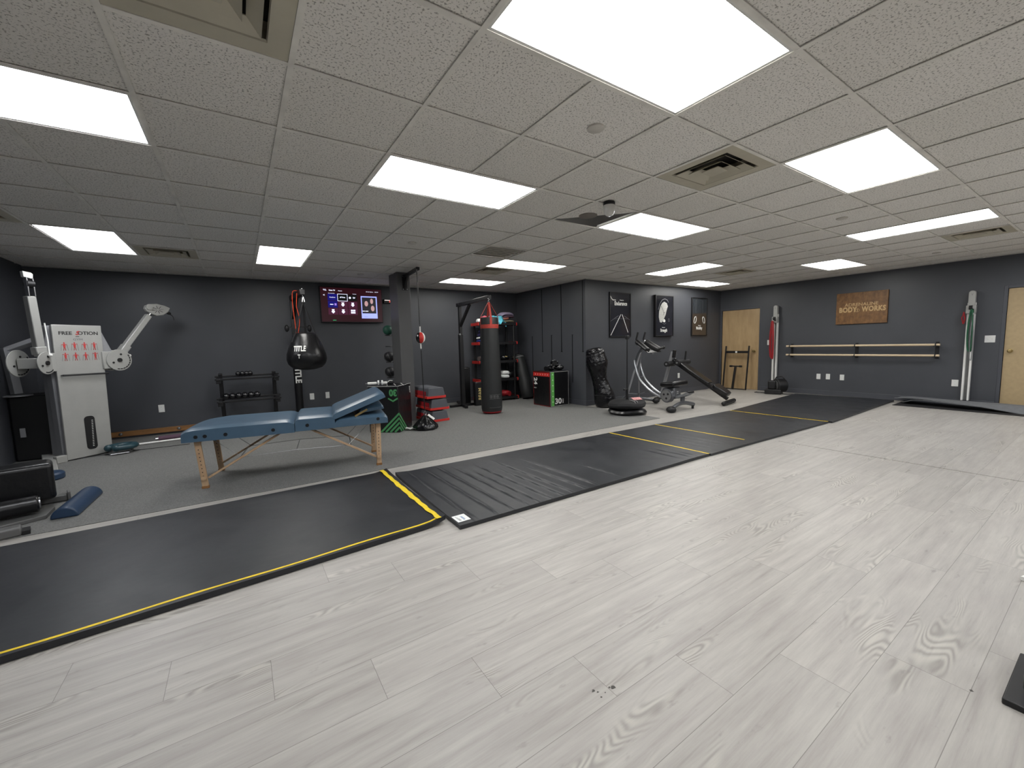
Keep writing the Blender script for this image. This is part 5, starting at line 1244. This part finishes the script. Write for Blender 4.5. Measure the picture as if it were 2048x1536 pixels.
# blower fan
t = thing('air_mover', 'black carpet blower fan on the floor below the left wall pulley tower', 'fan', (9.22, 1.66, .005), R90+.25)
m = M(); m.prism([(.16*math.cos(a), .19+.15*math.sin(a)) for a in [i*PI/16 for i in range(32)]], -.10, .10, Matrix.Rotation(-.9, 4, 'Z') @ XZ); hs = put('housing', m, 'blackpl', t, bevel=.02, seg=3)
T_ = Matrix.Rotation(-.9, 4, 'Z') @ XZ
m = M()
for r_ in (.03, .06, .09, .115): m.tube([T_ @ (Vector((0, .19, .105))+p) for p in ringpts(r_, 24)], .003, 5, True)
put('grille', m, 'greyprint', hs)
put('outlet_duct', M().bx(-.27, .05, -.16, .08, .0, .105), 'blackpl', t, bevel=.012); put('motor_housing', M().bx(-.22, -.06, -.11, .08, .10, .30), 'blackpl', t, bevel=.03, seg=3)
m = M(); m.tube(smooth_path([(-.10, 0, .30), (-.06, 0, .38), (.04, 0, .39), (.10, 0, .32)]), .014, 10); put('carry_handle', m, 'black', t)
put('power_plug_lead', M().tube(smooth_path([(.05, -.05, .01), (.15, -.1, .01), (.25, -.02, .01), (.35, -.04, .01)]), .006, 6), 'black', t)
m = M(); m.tube(smooth_path([(-.27, -.05, .01), (-.42, -.06, .008), (-.50, .0, .008), (-.42, .06, .008), (-.25, .04, .01)]), .006, 6); put('power_cord', m, 'black', t)

# frame and T-bar leaning on the plywood door
t = thing('steel_frame', 'thin black H-shaped steel frame leaning on the plywood door', 'frame', (9.44, 2.80, .005), R90)
for x in (-.285, .285): put('upright', M().beam((x-.0, -.02, 0), (x, .10, 1.08), .028, .03, (1, 0, 0)), 'black', t, bevel=.003)
cb_ = put('crossbar', M().beam((-.285, .085, .93), (.285, .085, .93), .03, .055), 'black', t); put('bar_label', M().box((-.01, .066, .93), (.045, .004, .04)), 'paper', cb_)
put('bottom_bar', M().beam((-.285, -.02, .012), (.285, -.02, .012), .02, .018), 'black', t)
t = thing('t_handle_bar', 'short black T-handled bar standing inside the frame at the plywood door', 'bar', (9.42, 2.81, .005), R90)
put('post', M().beam((-.02, -.02, 0), (.005, .06, .56), .05, .04, (1, 0, 0)), 'black', t, bevel=.003)
hb = put('handle', M().cyl((-.11, .06, .575), (.13, .06, .575), .016, n=12), 'black', t)
for x in (-.11, .13): put('grip', M().cyl((x-.03, .06, .575), (x+.03, .06, .575), .024, n=12), 'blackfoam', hb)
o = put('cord_loop', M().tube([(9.28, 2.20, .006), (9.2, 2.12, .006), (9.12, 2.06, .006)], .005, 6), 'black'); tag(o, 'short black cord end on the floor before the plywood door', 'cord')

# ------------------------------------------------------------------ machine corner at the right edge
t = thing('machine_base', 'corner of a black machine foot at the bottom right edge of the photo', 'machine', (1.204, -2.542, .001), 0)
put('base_plate', M().prism([(0, 0), (.365, -.004), (.40, -.5), (-.02, -.5)], 0, .022), 'blackpl', t, bevel=.004)
put('foot_block', M().bx(.075, .33, -.42, -.035, .022, .10), 'black', t, bevel=.02, seg=3)
put('post', M().bx(.20, .28, -.20, -.07, .10, 1.1), 'black', t, bevel=.006)
t = thing('white_stick', 'tip of a white plastic stick at the right edge of the photo', 'stick', (2.36, -2.475, .002), 0)
put('stick', M().cyl((0, 0, .012), (.22, -.06, .016), .011, n=12), 'print', t)
